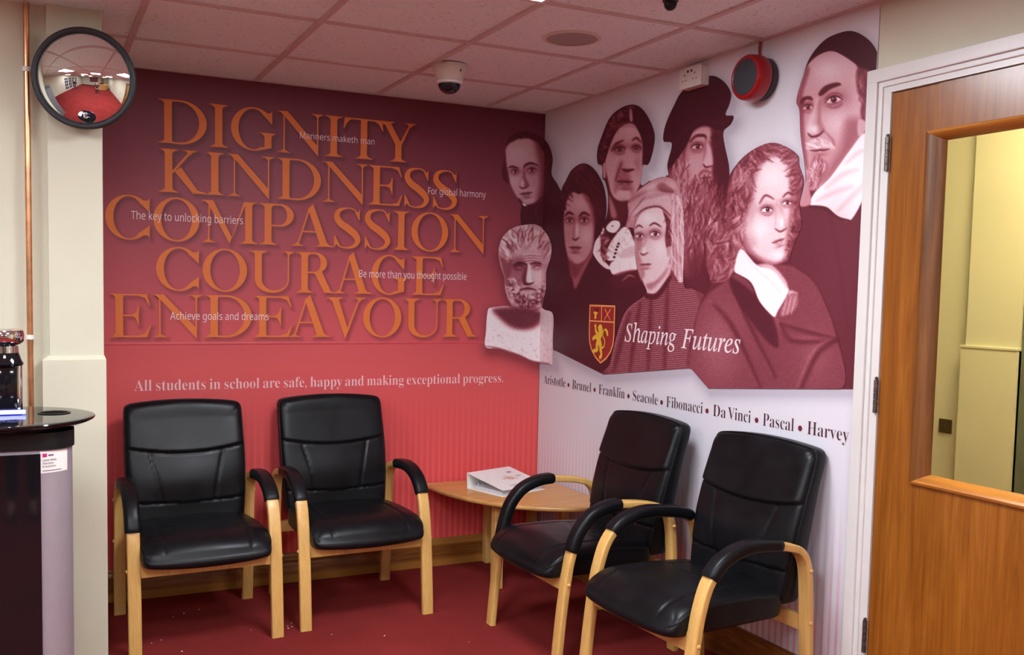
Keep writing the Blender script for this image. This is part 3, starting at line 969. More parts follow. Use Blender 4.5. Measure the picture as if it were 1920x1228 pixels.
fig('printed portrait of a dark haired woman in a dark coat',
    [(120, 640), (125, 450), (135, 270), (170, 190), (215, 110), (295, 64), (370, 98), (432, 190), (462, 290), (470, 420), (440, 560), (380, 660), (372, 735), (460, 870), (500, 950), (520, 1300), (500, 1630), (445, 1630), (60, 1442), (-20, 1400), (-20, 1080), (40, 985), (110, 930), (120, 800)], k)

# 6 --- man in a wound turban with a trailing scarf, ribbed robe
k = Ink(1134, 326, 1332, 706)
k.tf(1130, 320, 3.2316)
k.T[:] = 0.30
k.P([(200, 340), (260, 240), (370, 225), (420, 300), (420, 480), (400, 580), (330, 670), (280, 700), (235, 640), (205, 520)], 0.74, 8)
k.B(280, 290, 60, 40, 0.86, 0.8)
k.B(350, 470, 40, 60, 0.84, 0.7)
k.P([(205, 400), (240, 400), (250, 480), (230, 500), (262, 620), (240, 650), (208, 540)], 0.46, 14, 0.7)
k.P([(255, 680), (330, 670), (410, 560), (415, 620), (340, 740), (280, 745)], 0.72, 10)
k.P([(270, 690), (340, 660), (400, 590), (380, 640), (300, 720)], 0.42, 14, 0.7)
k.P([(370, 230), (420, 300), (425, 460), (395, 470), (385, 400), (392, 320)], 0.22, 8)
k.curls([(375, 240), (418, 300), (420, 450), (398, 455), (392, 330)], 34, 50, 0.10, 0.5, 5, 3, lambda x, y: 80)
k.P([(395, 470), (420, 460), (412, 510), (398, 520)], 0.62, 5)
k.L([(205, 350), (225, 332), (250, 345)], 10, 0.20, 5)
k.L([(290, 335), (320, 318), (360, 340)], 11, 0.20, 5)
k.eye(228, 396, 56, 2, 0.3, 0.82, 0.10)
k.eye(322, 384, 66, 2, 0.3, 0.84, 0.10)
k.L([(275, 380), (262, 440), (238, 490)], 8, 0.50, 6, 0.7)
k.L([(236, 498), (250, 510), (280, 498)], 10, 0.22, 5)
k.B(255, 480, 14, 20, 0.9, 0.7)
k.mouth(268, 568, 68, -4, 0.16, 0.44, 0.9, 0.7)
# turban
k.P([(145, 335), (165, 250), (160, 190), (220, 120), (330, 50), (420, 45), (470, 110), (495, 220), (430, 300), (350, 225), (270, 235), (210, 290), (190, 350)], 0.56, 5)
k.P([(200, 270), (270, 220), (360, 210), (430, 280), (420, 190), (400, 150), (300, 170), (220, 200)], 0.66, 8)
k.L([(200, 280), (260, 232), (350, 220), (425, 280)], 9, 0.24, 5)
k.L([(165, 190), (240, 140), (330, 110), (430, 130)], 20, 0.36, 12, 0.8)
k.L([(150, 330), (180, 260), (220, 210), (260, 160)], 10, 0.30, 7, 0.8)
k.P([(330, 95), (370, 75), (430, 110), (430, 135), (360, 125)], 0.30, 8, 0.9)
k.hatch([(150, 330), (165, 190), (330, 50), (470, 100), (480, 200), (350, 215), (210, 290)], 62, 2.7, 0.13)
k.P([(430, 140), (490, 220), (500, 420), (492, 700), (450, 640), (415, 560), (425, 400), (420, 250)], 0.66, 5)
for x in (432, 452, 474):
    k.L([(x - 4, 180), (x, 380), (x + 6, 640)], 9, 0.38, 8, 0.8)
k.curls([(430, 160), (490, 240), (498, 420), (485, 640), (430, 560)], 50, 120, 0.45, 0.85, 5, 14, lambda x, y: 88)
k.B(300, 110, 60, 30, 0.78, 0.6, -25)
k.B(420, 90, 40, 30, 0.70, 0.5)
k.B(190, 250, 22, 50, 0.74, 0.5, 20)
# robe
k.P([(40, 1228), (90, 1000), (150, 840), (270, 750), (340, 745), (415, 640), (470, 680), (560, 700), (660, 1228)], 0.36, 5)
k.P([(265, 745), (330, 740), (410, 640), (420, 660), (345, 770), (270, 775)], 0.16, 8)
RB = [(45, 1228), (95, 1000), (155, 845), (270, 770), (345, 770), (430, 670), (560, 720), (650, 1228)]
k.hatch(RB, 5, 3.9, 0.17)
for p in ([(170, 860), (120, 1030), (70, 1220)], [(235, 800), (200, 1000), (170, 1220)], [(300, 780), (290, 1000), (280, 1220)], [(400, 700), (390, 950), (380, 1220)]):
    k.L(p, 22, 0.13, 18, 0.6)
k.L([(60, 1180), (95, 1010), (155, 850), (260, 765)], 5, 0.55, 4, 0.7)
k.speckle(0.02)
fig('printed portrait of a man in a wound turban with a trailing scarf and ribbed robe',
    [(145, 340), (160, 280), (158, 195), (215, 125), (300, 62), (380, 38), (440, 60), (475, 130), (494, 220), (502, 420), (496, 690), (560, 720), (640, 800), (640, 1170), (555, 1190), (540, 1197), (40, 1232), (50, 1170), (90, 1000), (150, 845), (265, 752), (262, 700), (225, 640), (203, 520), (198, 420), (190, 350)], k, True)

# 7 --- man with long curled hair, white collar and cloak
k = Ink(1296, 262, 1596, 738)
k.tf(1290, 250, 2.507)
k.T[:] = 0.18
HR7 = [(90, 560), (85, 480), (110, 430), (175, 380), (190, 280), (215, 190), (290, 90), (400, 45), (490, 80), (530, 130), (545, 230), (530, 340), (535, 450), (500, 520), (470, 600), (400, 600), (260, 560), (220, 650), (130, 690), (95, 640)]
k.P(HR7, 0.36, 8)
k.P([(310, 300), (330, 190), (400, 110), (470, 140), (505, 250), (505, 400), (480, 540), (430, 610), (360, 600), (290, 540), (270, 450), (290, 370)], 0.74, 14)
k.B(400, 200, 70, 70, 0.86, 0.8)
k.P([(300, 300), (320, 180), (345, 160), (325, 260), (318, 400), (330, 520), (295, 520), (275, 440)], 0.58, 18, 0.7)
k.B(340, 450, 50, 50, 0.90, 0.6)
k.P([(480, 200), (512, 260), (505, 420), (470, 560), (455, 590), (470, 450), (485, 330)], 0.42, 14, 0.8)
k.P([(275, 470), (320, 560), (400, 600), (440, 605), (400, 615), (320, 590), (270, 530)], 0.48, 16, 0.8)
k.curls([(95, 560), (110, 440), (180, 380), (200, 250), (230, 170), (310, 100), (320, 180), (300, 300), (270, 400), (260, 520), (220, 640), (130, 680)], 300, 64, 0.14, 0.68, 6, 31, lambda x, y: 110 + 60 * math.sin(x * 0.11) * math.cos(y * 0.09))
k.curls([(300, 100), (400, 50), (490, 85), (530, 140), (540, 230), (525, 330), (500, 230), (460, 130), (400, 105), (330, 160)], 110, 56, 0.14, 0.62, 5, 32, lambda x, y: 200 - (x - 1450) * 1.2)
k.curls([(510, 320), (535, 400), (525, 480), (480, 580), (470, 560), (500, 430)], 60, 36, 0.08, 0.45, 5, 33)
k.L([(342, 330), (370, 292), (410, 310)], 9, 0.26, 6)
k.L([(452, 300), (475, 280), (500, 290)], 9, 0.24, 6)
k.eye(376, 360, 56, -2, 0.4, 0.88, 0.12, 1.1, 0.7)
k.eye(470, 328, 46, -4, 0.4, 0.82, 0.12, 1.1, 0.5)
k.L([(425, 310), (420, 370), (415, 440)], 8, 0.62, 7, 0.7)
k.P([(440, 330), (465, 400), (472, 440), (455, 460), (440, 450), (436, 400)], 0.60, 10, 0.7)
k.B(446, 420, 10, 30, 0.97, 0.8)
k.L([(415, 448), (440, 462), (470, 446)], 8, 0.26, 5)
k.mouth(430, 505, 62, -20, 0.20, 0.46, 1.0, 0.75)
k.B(430, 570, 34, 18, 0.9, 0.6)
# cloak
CL = [(70, 1230), (40, 900), (100, 760), (210, 680), (260, 640), (480, 620), (590, 690), (650, 800), (700, 950), (720, 1230)]
k.P(CL, 0.31, 8)
k.B(140, 1000, 120, 220, 0.46, 0.7)
k.B(600, 1050, 80, 130, 0.40, 0.7)
for p in ([(210, 700), (260, 850), (400, 1130)], [(110, 790), (200, 900), (330, 1180)], [(420, 870), (480, 960), (690, 960)], [(520, 1190), (600, 1020), (690, 960)], [(430, 880), (560, 920), (690, 950)]):
    k.L(p, 14, 0.46, 12, 0.7)
    k.L([(x + 16, y + 14) for x, y in p], 20, 0.10, 16, 0.7)
k.P([(205, 680), (300, 740), (400, 860), (430, 1000), (380, 980), (300, 880), (220, 760)], 0.11, 10, 0.9)
k.hatch(CL, 35, 3.1, 0.05)
k.hatch(CL, -40, 3.3, 0.04)
# collar
k.P([(255, 545), (330, 620), (410, 640), (470, 720), (475, 750), (430, 830), (405, 862), (340, 790), (300, 700), (235, 660), (225, 630)], 0.92, 5)
k.P([(330, 620), (410, 650), (470, 730), (500, 740), (520, 755), (480, 780), (470, 700), (400, 620)], 0.66, 8)
k.P([(440, 840), (480, 760), (520, 755), (515, 820), (455, 860)], 0.46, 6)
for x in (460, 480, 500):
    k.L([(x + 10, 770), (x - 8, 850)], 7, 0.75, 6, 0.7)
k.L([(260, 560), (330, 640), (400, 700), (450, 760)], 10, 0.70, 10, 0.6)
k.L([(235, 660), (300, 705), (340, 795), (405, 864)], 7, 0.10, 5, 0.9)
k.L([(120, 700), (180, 690), (205, 655)], 9, 0.50, 6, 0.8)
k.speckle(0.025)
fig('printed portrait of a man with long curled hair, white collar and cloak',
    [(95, 640), (80, 560), (82, 480), (105, 435), (165, 395), (185, 300), (205, 190), (285, 95), (390, 45), (470, 65), (522, 105), (528, 150), (550, 230), (530, 330), (540, 430), (505, 520), (490, 610), (590, 690), (645, 780), (690, 900), (722, 1010), (722, 1204), (400, 1204), (95, 1200), (0, 1106), (20, 960), (60, 800), (110, 720)], k, True)

# 8 --- weathered stone bust of a bearded man on a block, across the corner
k = Ink(904, 414, 1046, 692)
k.tf(900, 410, 4.233)
k.T[:] = 0.58
HD = [(150, 250), (200, 120), (300, 55), (420, 50), (520, 110), (575, 240), (550, 380), (525, 560), (490, 690), (400, 745), (300, 720), (220, 620), (190, 480), (150, 330)]
k.P(HD, 0.60, 8)
k.P([(240, 320), (330, 240), (430, 230), (500, 300), (510, 420), (500, 560), (400, 640), (290, 600), (240, 500), (230, 400)], 0.64, 18)
k.P([(400, 400), (500, 380), (510, 480), (470, 540), (420, 500)], 0.74, 20, 0.8)
k.P([(230, 330), (330, 300), (360, 400), (330, 520), (290, 560), (230, 480)], 0.42, 26, 0.8)
k.P([(150, 260), (200, 200), (250, 270), (240, 420), (215, 560), (180, 430)], 0.34, 18, 0.8)
k.curls([(160, 260), (210, 120), (300, 60), (420, 55), (520, 115), (570, 240), (545, 370), (510, 260), (430, 220), (330, 230), (250, 280), (200, 340)], 90, 100, 0.50, 0.90, 12, 41, lambda x, y: 95 + (x - 985) * 0.9)
k.curls([(170, 240), (260, 110), (420, 70), (540, 170), (540, 300), (480, 220), (330, 190), (230, 280)], 34, 90, 0.16, 0.34, 6, 42, lambda x, y: 95 + (x - 985) * 0.9)
for y in (290, 310, 330):
    k.L([(340, y), (400, y - 8), (480, y)], 7, 0.70, 6, 0.8)
    k.L([(340, y + 10), (400, y + 3), (480, y + 10)], 6, 0.30, 6, 0.8)
k.L([(262, 372), (310, 352), (370, 366)], 20, 0.12, 9)
k.L([(392, 360), (440, 352), (495, 362)], 18, 0.16, 9)
k.B(305, 385, 44, 26, 0.18, 0.8)
k.B(450, 385, 38, 22, 0.28, 0.8)
k.P([(285, 388), (310, 376), (335, 388), (310, 400)], 0.46, 5)
k.P([(425, 388), (450, 374), (478, 388), (450, 400)], 0.60, 5)
k.L([(285, 380), (310, 370), (338, 386)], 6, 0.1, 4)
k.L([(422, 384), (450, 370), (480, 384)], 6, 0.14, 4)
k.P([(372, 372), (395, 374), (405, 470), (415, 500), (385, 512), (360, 500)], 0.84, 7)
k.P([(360, 380), (374, 380), (362, 490), (385, 515), (350, 525), (330, 480)], 0.22, 12, 0.9)
k.L([(345, 518), (385, 520), (420, 505)], 14, 0.14, 7)
k.curls([(235, 480), (270, 470), (320, 560), (400, 555), (470, 560), (525, 500), (500, 680), (400, 740), (300, 715), (225, 610)], 190, 48, 0.30, 0.88, 8, 43)
k.curls([(240, 500), (300, 570), (400, 590), (500, 560), (490, 680), (400, 735), (300, 710), (230, 610)], 60, 40, 0.10, 0.24, 6, 44)
k.L([(310, 570), (370, 552), (440, 566)], 14, 0.14, 7)
k.P([(335, 580), (380, 575), (430, 582), (400, 600), (350, 600)], 0.66, 6)
# block
BL = [(60, 715), (200, 690), (260, 720), (400, 748), (500, 712), (585, 760), (585, 1140), (560, 1155), (410, 1130), (300, 1080), (140, 1030), (40, 1015), (45, 880)]
k.P(BL, 0.86, 5)
k.B(300, 960, 120, 80, 0.97, 0.8)
k.P([(100, 720), (250, 700), (480, 735), (470, 830), (380, 880), (260, 870), (160, 800)], 0.20, 34, 0.9)
k.P([(480, 730), (585, 770), (585, 1140), (490, 1140)], 0.78, 8, 0.7)
k.L([(42, 1012), (140, 1028), (300, 1082), (410, 1130), (560, 1150)], 16, 0.34, 9, 0.9)
k.curls([(60, 880), (300, 900), (560, 860), (560, 1120), (400, 1100), (80, 1000)], 90, 16, 0.60, 0.80, 6, 45)
k.L([(582, 780), (584, 900), (582, 1140)], 6, 0.5, 5, 0.7)
k.speckle(0.03)
fig('printed weathered stone bust of a bearded man, across the corner',
    [(148, 330), (145, 240), (180, 140), (255, 75), (350, 50), (440, 48), (525, 105), (572, 200), (570, 300), (535, 420), (530, 560), (500, 690), (520, 722), (588, 762), (586, 960), (586, 1145), (560, 1156), (480, 1146), (410, 1130), (330, 1095), (240, 1065), (140, 1032), (40, 1018), (42, 900), (58, 730), (90, 705), (190, 692), (245, 690), (220, 640), (195, 560), (188, 470), (165, 400)], k)
# ------------------------------------------------------------------ from artwork units to the two walls
HRW = np.array([0.10519197874774958, 0.002461355844350623, -108.10542741764758, -0.027051608108199687, 0.05046225942519868, -25.24571475524113, -0.018009688703985186, 0.00021513462310699478, 1.0]).reshape(3, 3)
HLW = np.array([0.0025615424927285676, 5.9936771417277675e-05, -2.632488230770512, -0.00025737145578139705, -0.00229759981779364, 2.6435926898658186, -0.00020897118473710253, -3.343784102276162e-05, 1.0]).reshape(3, 3)
def hom(Hm, X, Y):
    d = Hm[2, 0] * X + Hm[2, 1] * Y + Hm[2, 2]
    return (Hm[0, 0] * X + Hm[0, 1] * Y + Hm[0, 2]) / d, (Hm[1, 0] * X + Hm[1, 1] * Y + Hm[1, 2]) / d

def grid_mesh(name, U, V, keep, rgb, to3d, mat, parent):
    """mesh of a vertex grid with one printed ink colour per vertex"""
    ny, nx = U.shape
    q = keep[:-1, :-1] | keep[1:, :-1] | keep[:-1, 1:] | keep[1:, 1:]
    idx = np.arange(ny * nx).reshape(ny, nx)
    F = np.stack([idx[:-1, :-1][q], idx[:-1, 1:][q], idx[1:, 1:][q], idx[1:, :-1][q]], 1)
    used = np.unique(F)
    if len(used) == 0:
        return None
    remap = np.full(ny * nx, -1)
    remap[used] = np.arange(len(used))
    F = remap[F]
    co = np.stack(to3d(U.ravel()[used], V.ravel()[used]), 1)
    me = bpy.data.meshes.new(name)
    me.vertices.add(len(co))
    me.vertices.foreach_set('co', co.astype(np.float32).ravel())
    me.loops.add(F.size)
    me.loops.foreach_set('vertex_index', F.astype(np.int32).ravel())
    me.polygons.add(len(F))
    me.polygons.foreach_set('loop_start', np.arange(0, F.size, 4, dtype=np.int32))
    me.polygons.foreach_set('loop_total', np.full(len(F), 4, dtype=np.int32))
    me.update(calc_edges=True)
    at = me.color_attributes.new('ink', 'FLOAT_COLOR', 'POINT')
    c = np.concatenate([rgb.reshape(-1, 3)[used], np.ones((len(used), 1))], 1)
    at.data.foreach_set('color', c.astype(np.float32).ravel())
    return link_mesh(name, me, mat, parent)

left_wall = lambda d: (lambda u, v: (u, np.full_like(u, -d), v))
right_wall = lambda d: (lambda u, v: (np.full_like(u, -d), u, v))

mural_l = thing('wall_mural', 'red printed wall mural with large orange words and a stone bust', 'mural', (0, 0, 0), 0)
mural_r = thing('wall_mural', 'white printed wall mural with maroon portraits and a row of names', 'mural', (0, 0, 0), 0)

# ------------------------------------------------------------------ capital letters (high contrast roman, drawn from stems, bowls and serifs)
ST, HR_, SE = 0.170, 0.034, 0.125     # stem, hairline, serif reach, in cap heights
def qcurve(p0, p1, p2, n=6):
    return [((1 - t) ** 2 * p0[0] + 2 * t * (1 - t) * p1[0] + t * t * p2[0], (1 - t) ** 2 * p0[1] + 2 * t * (1 - t) * p1[1] + t * t * p2[1]) for t in [i / n for i in range(n + 1)]]
def serif(xl, xr, y, up, el=SE, er=SE, bh=0.105, th=0.020):
    """bracketed serif on a stem xl..xr: flat edge at y, bracket growing in direction up (+1 / -1)"""
    p = [(xl - el, y), (xl - el, y + up * th)]
    p += qcurve((xl - el, y + up * th), (xl - 0.01, y + up * (th + 0.012)), (xl, y + up * bh))
    p += qcurve((xr, y + up * bh), (xr + 0.01, y + up * (th + 0.012)), (xr + er, y + up * th))
    p += [(xr + er, y)]
    return p
def quad(x0, y0, x1, y1, wd):
    """slanted stroke of horizontal width wd from (x0,y0) to (x1,y1) (left edge given)"""
    return [(x0, y0), (x0 + wd, y0), (x1 + wd, y1), (x1, y1)]
def ring(cx, cy, rx, ry, ix, iy, a0, a1, n=44, shift=0.0):
    """part of a bowl: outer ellipse rx,ry and inner ellipse ix,iy, as a strip"""
    o, i = [], []
    for k in range(n + 1):
        a = math.radians(a0 + (a1 - a0) * k / n)
        o.append((cx + rx * math.cos(a), cy + ry * math.sin(a)))
        i.append((cx + shift + ix * math.cos(a), cy + iy * math.sin(a)))
    return ('strip', o, i)
def vstroke(pts, n=10):
    """stroke of changing width along a curve: points are (x, y, width)"""
    q = catmull(pts, n)
    o, i = [], []
    for k, p in enumerate(q):
        t = q[min(k + 1, len(q) - 1)] - q[max(k - 1, 0)]
        l = math.hypot(t[0], t[1]) + 1e-9
        nx, ny = -t[1] / l * p[2] / 2, t[0] / l * p[2] / 2
        o.append((p[0] + nx, p[1] + ny)); i.append((p[0] - nx, p[1] - ny))
    return ('strip', o, i)
def stem(x, y0=0.0, y1=1.0, sb=True, stp=True, wd=ST, **kw):
    out = [[(x, y0), (x + wd, y0), (x + wd, y1), (x, y1)]]
    if sb: out.append(serif(x, x + wd, y0, 1, **kw))
    if stp: out.append(serif(x, x + wd, y1, -1, **kw))
    return out
def glyph(ch, w):
    G = []
    if ch == 'I':
        e = (w - ST) / 2
        G += stem(e, el=e, er=e)
    elif ch == 'D':
        G += stem(SE, er=0.02)
        G += [[(SE, 0), (0.45 * w, -0.006), (0.45 * w, HR_), (SE, HR_)], [(SE, 1), (0.45 * w, 1.006), (0.45 * w, 1 - HR_), (SE, 1 - HR_)]]
        cx = 0.44 * w
        G += [ring(cx, 0.5, w - cx, 0.506, w - cx - ST * 1.02, 0.5 - HR_, -90, 90)]
    elif ch in 'PR':
        G += stem(SE, er=0.02 if ch == 'R' else SE) if False else stem(SE)
        m = 0.455 if ch == 'P' else 0.49
        bw = w if ch == 'P' else 0.80 * w
        cx = SE + ST + 0.36 * (bw - SE - ST)
        cy, ry = (1 + m) / 2, (1 - m) / 2
        G += [ring(cx, cy, bw - cx, ry + 0.004, bw - cx - ST * 0.98, ry - HR_, -90, 90)]
        G += [[(SE + ST * 0.5, 1.004), (cx, 1.004), (cx, 1 - HR_), (SE + ST * 0.5, 1 - HR_)], [(SE + ST * 0.9, m), (cx, m - 0.004), (cx, m + HR_), (SE + ST * 0.9, m + HR_)]]
        if ch == 'R':
            x0 = cx - 0.02
            G += [[(x0, m + 0.02), (x0 + ST * 1.15, m + 0.05), (w - 0.10, 0.055), (w, 0.018), (w, 0.0), (w - 0.26, 0.0)]]
    elif ch == 'O':
        G += [ring(w / 2, 0.5, w / 2, 0.515, w / 2 - ST * 1.03, 0.515 - HR_, 0, 360, 72, 0.0)]
    elif ch in 'CG':
        cx = 0.52 * w if ch == 'C' else 0.50 * w
        G += [ring(cx, 0.5, cx, 0.515, cx - ST * 1.03, 0.515 - HR_, 42, 318 if ch == 'C' else 302, 60)]
        xr = w * (0.985 if ch == 'C' else 0.93)
        ax, ay = cx + (cx - ST * .5) * math.cos(math.radians(42)), 0.5 + 0.5 * math.sin(math.radians(44))
        G += [[(cx + cx * 0.62, 0.5 + 0.515 * 0.785), (xr - 0.045, 0.90), (xr, 0.965), (xr, 0.64), (xr - 0.03, 0.665), (cx + (cx - ST) * 0.72, 0.5 + 0.48 * 0.70), (cx + (cx - ST) * 0.62, 0.5 + 0.481 * 0.785)]]
        if ch == 'C':
            G += [[(cx + cx * 0.62, 0.5 - 0.515 * 0.785), (xr - 0.045, 0.10), (xr, 0.035), (xr, 0.33), (xr - 0.03, 0.305), (cx + (cx - ST) * 0.72, 0.5 - 0.48 * 0.70), (cx + (cx - ST) * 0.62, 0.5 - 0.481 * 0.785)]]
        else:
            sx = 0.755 * w
            G += [[(sx, 0.06), (sx + ST, 0.085), (sx + ST, 0.43), (sx, 0.43)], serif(sx, sx + ST, 0.43, -1, 0.12, w - sx - ST)]
            G += [[(cx + cx * 0.2, -0.005), (sx + ST, 0.075), (sx + ST, 0.16), (sx, 0.10), (cx + cx * 0.25, 0.03)]]
    elif ch == 'E':
        G += stem(SE, er=0.02)
        G += [[(SE, 1), (w * 0.90, 1), (w * 0.985, 0.735), (w * 0.955, 0.745), (w * 0.86, 0.91), (w * 0.70, 0.965), (SE, 0.966)]]
        G += [[(SE, 0), (w * 0.91, 0), (w, 0.285), (w * 0.97, 0.275), (w * 0.86, 0.085), (w * 0.68, 0.036), (SE, 0.036)]]
        y = 0.505
        G += [[(SE, y - 0.016), (w * 0.52, y - 0.018)] + qcurve((w * 0.52, y - 0.018), (w * 0.66, y - 0.03), (w * 0.68, y - 0.215), 5) + [(w * 0.705, y - 0.215), (w * 0.705, y + 0.215), (w * 0.68, y + 0.215)] + qcurve((w * 0.68, y + 0.215), (w * 0.66, y + 0.03), (w * 0.52, y + 0.018), 5) + [(SE, y + 0.016)]]
    elif ch == 'N':
        xl, xr = 0.135, w - 0.155
        G += [[(xl, 0), (xl + HR_, 0), (xl + HR_, 0.94), (xl, 0.94)], serif(xl, xl + HR_, 0, 1, 0.13, 0.13)]
        G += [[(xr, 0), (xr + HR_, -0.015), (xr + HR_, 1), (xr, 1)], serif(xr, xr + HR_, 1, -1, 0.14, 0.12)]
        G += [[(0.0, 1), (0.24, 1), (xr + HR_, 0.20), (xr + HR_, -0.02), (xr + HR_ - 0.015, -0.02), (xl + 0.015, 0.90)]]
        G += [[(0.0, 1), (0.0, 0.98)] + qcurve((0.0, 0.98), (0.10, 0.97), (xl, 0.88), 5) + [(0.2, 0.9), (0.2, 1)]]
    elif ch == 'M':
        xs = w - 0.13 - ST
        G += stem(xs, el=0.13, er=0.13, stp=False)
        G += [[(xs, 1), (xs + ST + 0.13, 1), (xs + ST + 0.13, 0.98)] + qcurve((xs + ST + 0.13, 0.98), (xs + ST + 0.01, 0.968), (xs + ST, 0.895), 5) + [(xs, 0.9)]]
        G += [quad(0.135, 0.0, 0.155, 0.95, HR_), serif(0.135, 0.135 + HR_, 0, 1, 0.135, 0.13)]
        vx = 0.485 * w
        G += [[(0.035, 1), (0.26, 1), (vx + 0.055, 0.15), (vx, -0.02), (vx - 0.02, 0.03), (0.155, 0.90)], [(0.0, 1), (0.0, 0.98), (0.09, 0.965), (0.16, 0.88), (0.22, 1)]]
        G += [[(vx, -0.02), (vx + 0.035, 0.055), (xs + 0.012, 0.96), (xs, 1.0), (xs - 0.025, 1.0)]]
    elif ch == 'A':
        ap = 0.50 * w
        rb = w - 0.155 - ST * 1.08
        G += [[(ap - 0.035, 1.045), (ap + 0.065, 1.045 - 0.05), (rb + ST * 1.12, 0.05), (rb + ST * 1.1, 0), (rb - 0.0, 0), (ap - 0.12, 0.93)] if False else
              [(ap + 0.005, 1.05), (rb + ST * 1.12, 0.04), (rb + ST * 1.12, 0), (rb, 0), (rb - 0.01, 0.04), (ap - 0.125, 0.93)]]
        G += [quad(0.125, 0.02, ap - 0.105, 0.96, HR_ * 1.2)]
        G += [serif(0.125, 0.125 + HR_, 0, 1, 0.125, 0.125, 0.09), serif(rb, rb + ST * 1.12, 0, 1, 0.12, 0.15, 0.09)]
        G += [[(0.125 + 0.36 * (ap - 0.23), 0.345), (rb - 0.10 * w, 0.345), (rb - 0.10 * w, 0.345 + HR_), (0.125 + 0.38 * (ap - 0.23), 0.345 + HR_)]]
    elif ch == 'V':
        vx = 0.50 * w
        G += [[(0.11, 1), (0.11 + ST * 1.12, 1), (vx + 0.065, 0.17), (vx, -0.03), (vx - 0.015, -0.03)]]
        G += [[(vx, -0.03), (vx + 0.05, 0.10), (w - 0.115, 1.0), (w - 0.115 - HR_ * 1.2, 1.0), (vx, 0.12)]]
        G += [serif(0.11, 0.11 + ST * 1.12, 1, -1, 0.11, 0.11, 0.09), serif(w - 0.15 - HR_ * 0.2, w - 0.15 + HR_, 1, -1, 0.13, 0.115, 0.10)]
    elif ch == 'T':
        xs = (w - ST) / 2 + 0.01
        G += stem(xs, stp=False, el=0.14, er=0.15)
        G += [[(0.26, 1), (w - 0.26, 1), (w - 0.26, 0.964), (0.26, 0.964)]]
        G += [[(w - 0.26, 1), (w - 0.03, 1), (w, 0.735), (w - 0.03, 0.745)] + qcurve((w - 0.03, 0.745), (w - 0.11, 0.955), (w - 0.26, 0.964), 6)[1:]]
        G += [[(0.26, 1)] + qcurve((0.26, 0.964), (0.11, 0.955), (0.03, 0.745), 6) + [(0.0, 0.735), (0.03, 1)]]
    elif ch == 'U':
        xl, xr = SE, w - SE - HR_
        G += [[(xl, 0.30), (xl + ST, 0.30), (xl + ST, 1), (xl, 1)], serif(xl, xl + ST, 1, -1)]
        G += [[(xr, 0.30), (xr + HR_, 0.30), (xr + HR_, 1), (xr, 1)], serif(xr, xr + HR_, 1, -1, 0.13, SE)]
        cx = (xl + xr + HR_) / 2
        o, i = [], []
        for k in range(37):
            a = math.radians(180 + 180 * k / 36)
            o.append((cx + (xr + HR_ - xl) / 2 * math.cos(a), 0.315 + 0.335 * math.sin(a)))
            ci, ri = (xl + ST + xr) / 2, (xr - xl - ST) / 2
            i.append((ci + ri * math.cos(a), 0.315 + 0.275 * math.sin(a)))
        G += [('strip', o, i)]
    elif ch == 'Y':
        xs = w * 0.52 - ST / 2
        G += stem(xs, 0, 0.48, stp=False, el=0.12, er=0.13)
        G += [[(0.10, 1), (0.10 + ST * 1.05, 1), (xs + ST, 0.46), (xs + ST, 0.36), (xs, 0.44)]]
        G += [[(xs + ST * 0.75, 0.40), (xs + ST, 0.42), (w - 0.115, 1), (w - 0.115 - HR_ * 1.3, 1), (xs + ST * 0.8, 0.50)]]
        G += [serif(0.10, 0.10 + ST * 1.05, 1, -1, 0.10, 0.12, 0.09), serif(w - 0.155, w - 0.12, 1, -1, 0.13, 0.12, 0.10)]
    elif ch == 'K':
        G += stem(SE)
        x0 = SE + ST - 0.01
        G += [[(x0, 0.455), (x0 + 0.03, 0.455), (w * 0.70, 0.985), (w * 0.63, 0.985), (x0, 0.49)], serif(w * 0.60, w * 0.66, 1, -1, 0.10, 0.13, 0.11)]
        G += [[(x0 + 0.06, 0.49), (x0 + 0.20, 0.60), (w * 0.80, 0.075), (w, 0.02), (w, 0), (w * 0.70, 0)]]
    elif ch == 'S':
        c = [(0.90, 0.86, 0.03), (0.74, 0.972, 0.034), (0.50, 1.0, 0.034), (0.20, 0.93, 0.10), (0.115, 0.765, 0.155), (0.26, 0.61, 0.175), (0.55, 0.475, 0.185), (0.80, 0.33, 0.175), (0.885, 0.185, 0.14), (0.74, 0.045, 0.085), (0.45, -0.002, 0.036), (0.20, 0.04, 0.034), (0.08, 0.15, 0.03)]
        G += [vstroke([(x * w, y, t) for x, y, t in c], 8)]
        G += [[(0.80 * w, 0.945), (0.885 * w, 0.895), (0.955 * w, 0.985), (0.955 * w, 0.70), (0.925 * w, 0.715), (0.78 * w, 0.915)]]
        G += [[(0.22 * w, 0.02), (0.10 * w, 0.085), (0.012 * w, -0.005), (0.012 * w, 0.31), (0.045 * w, 0.30), (0.22 * w, 0.065)]]
    return G

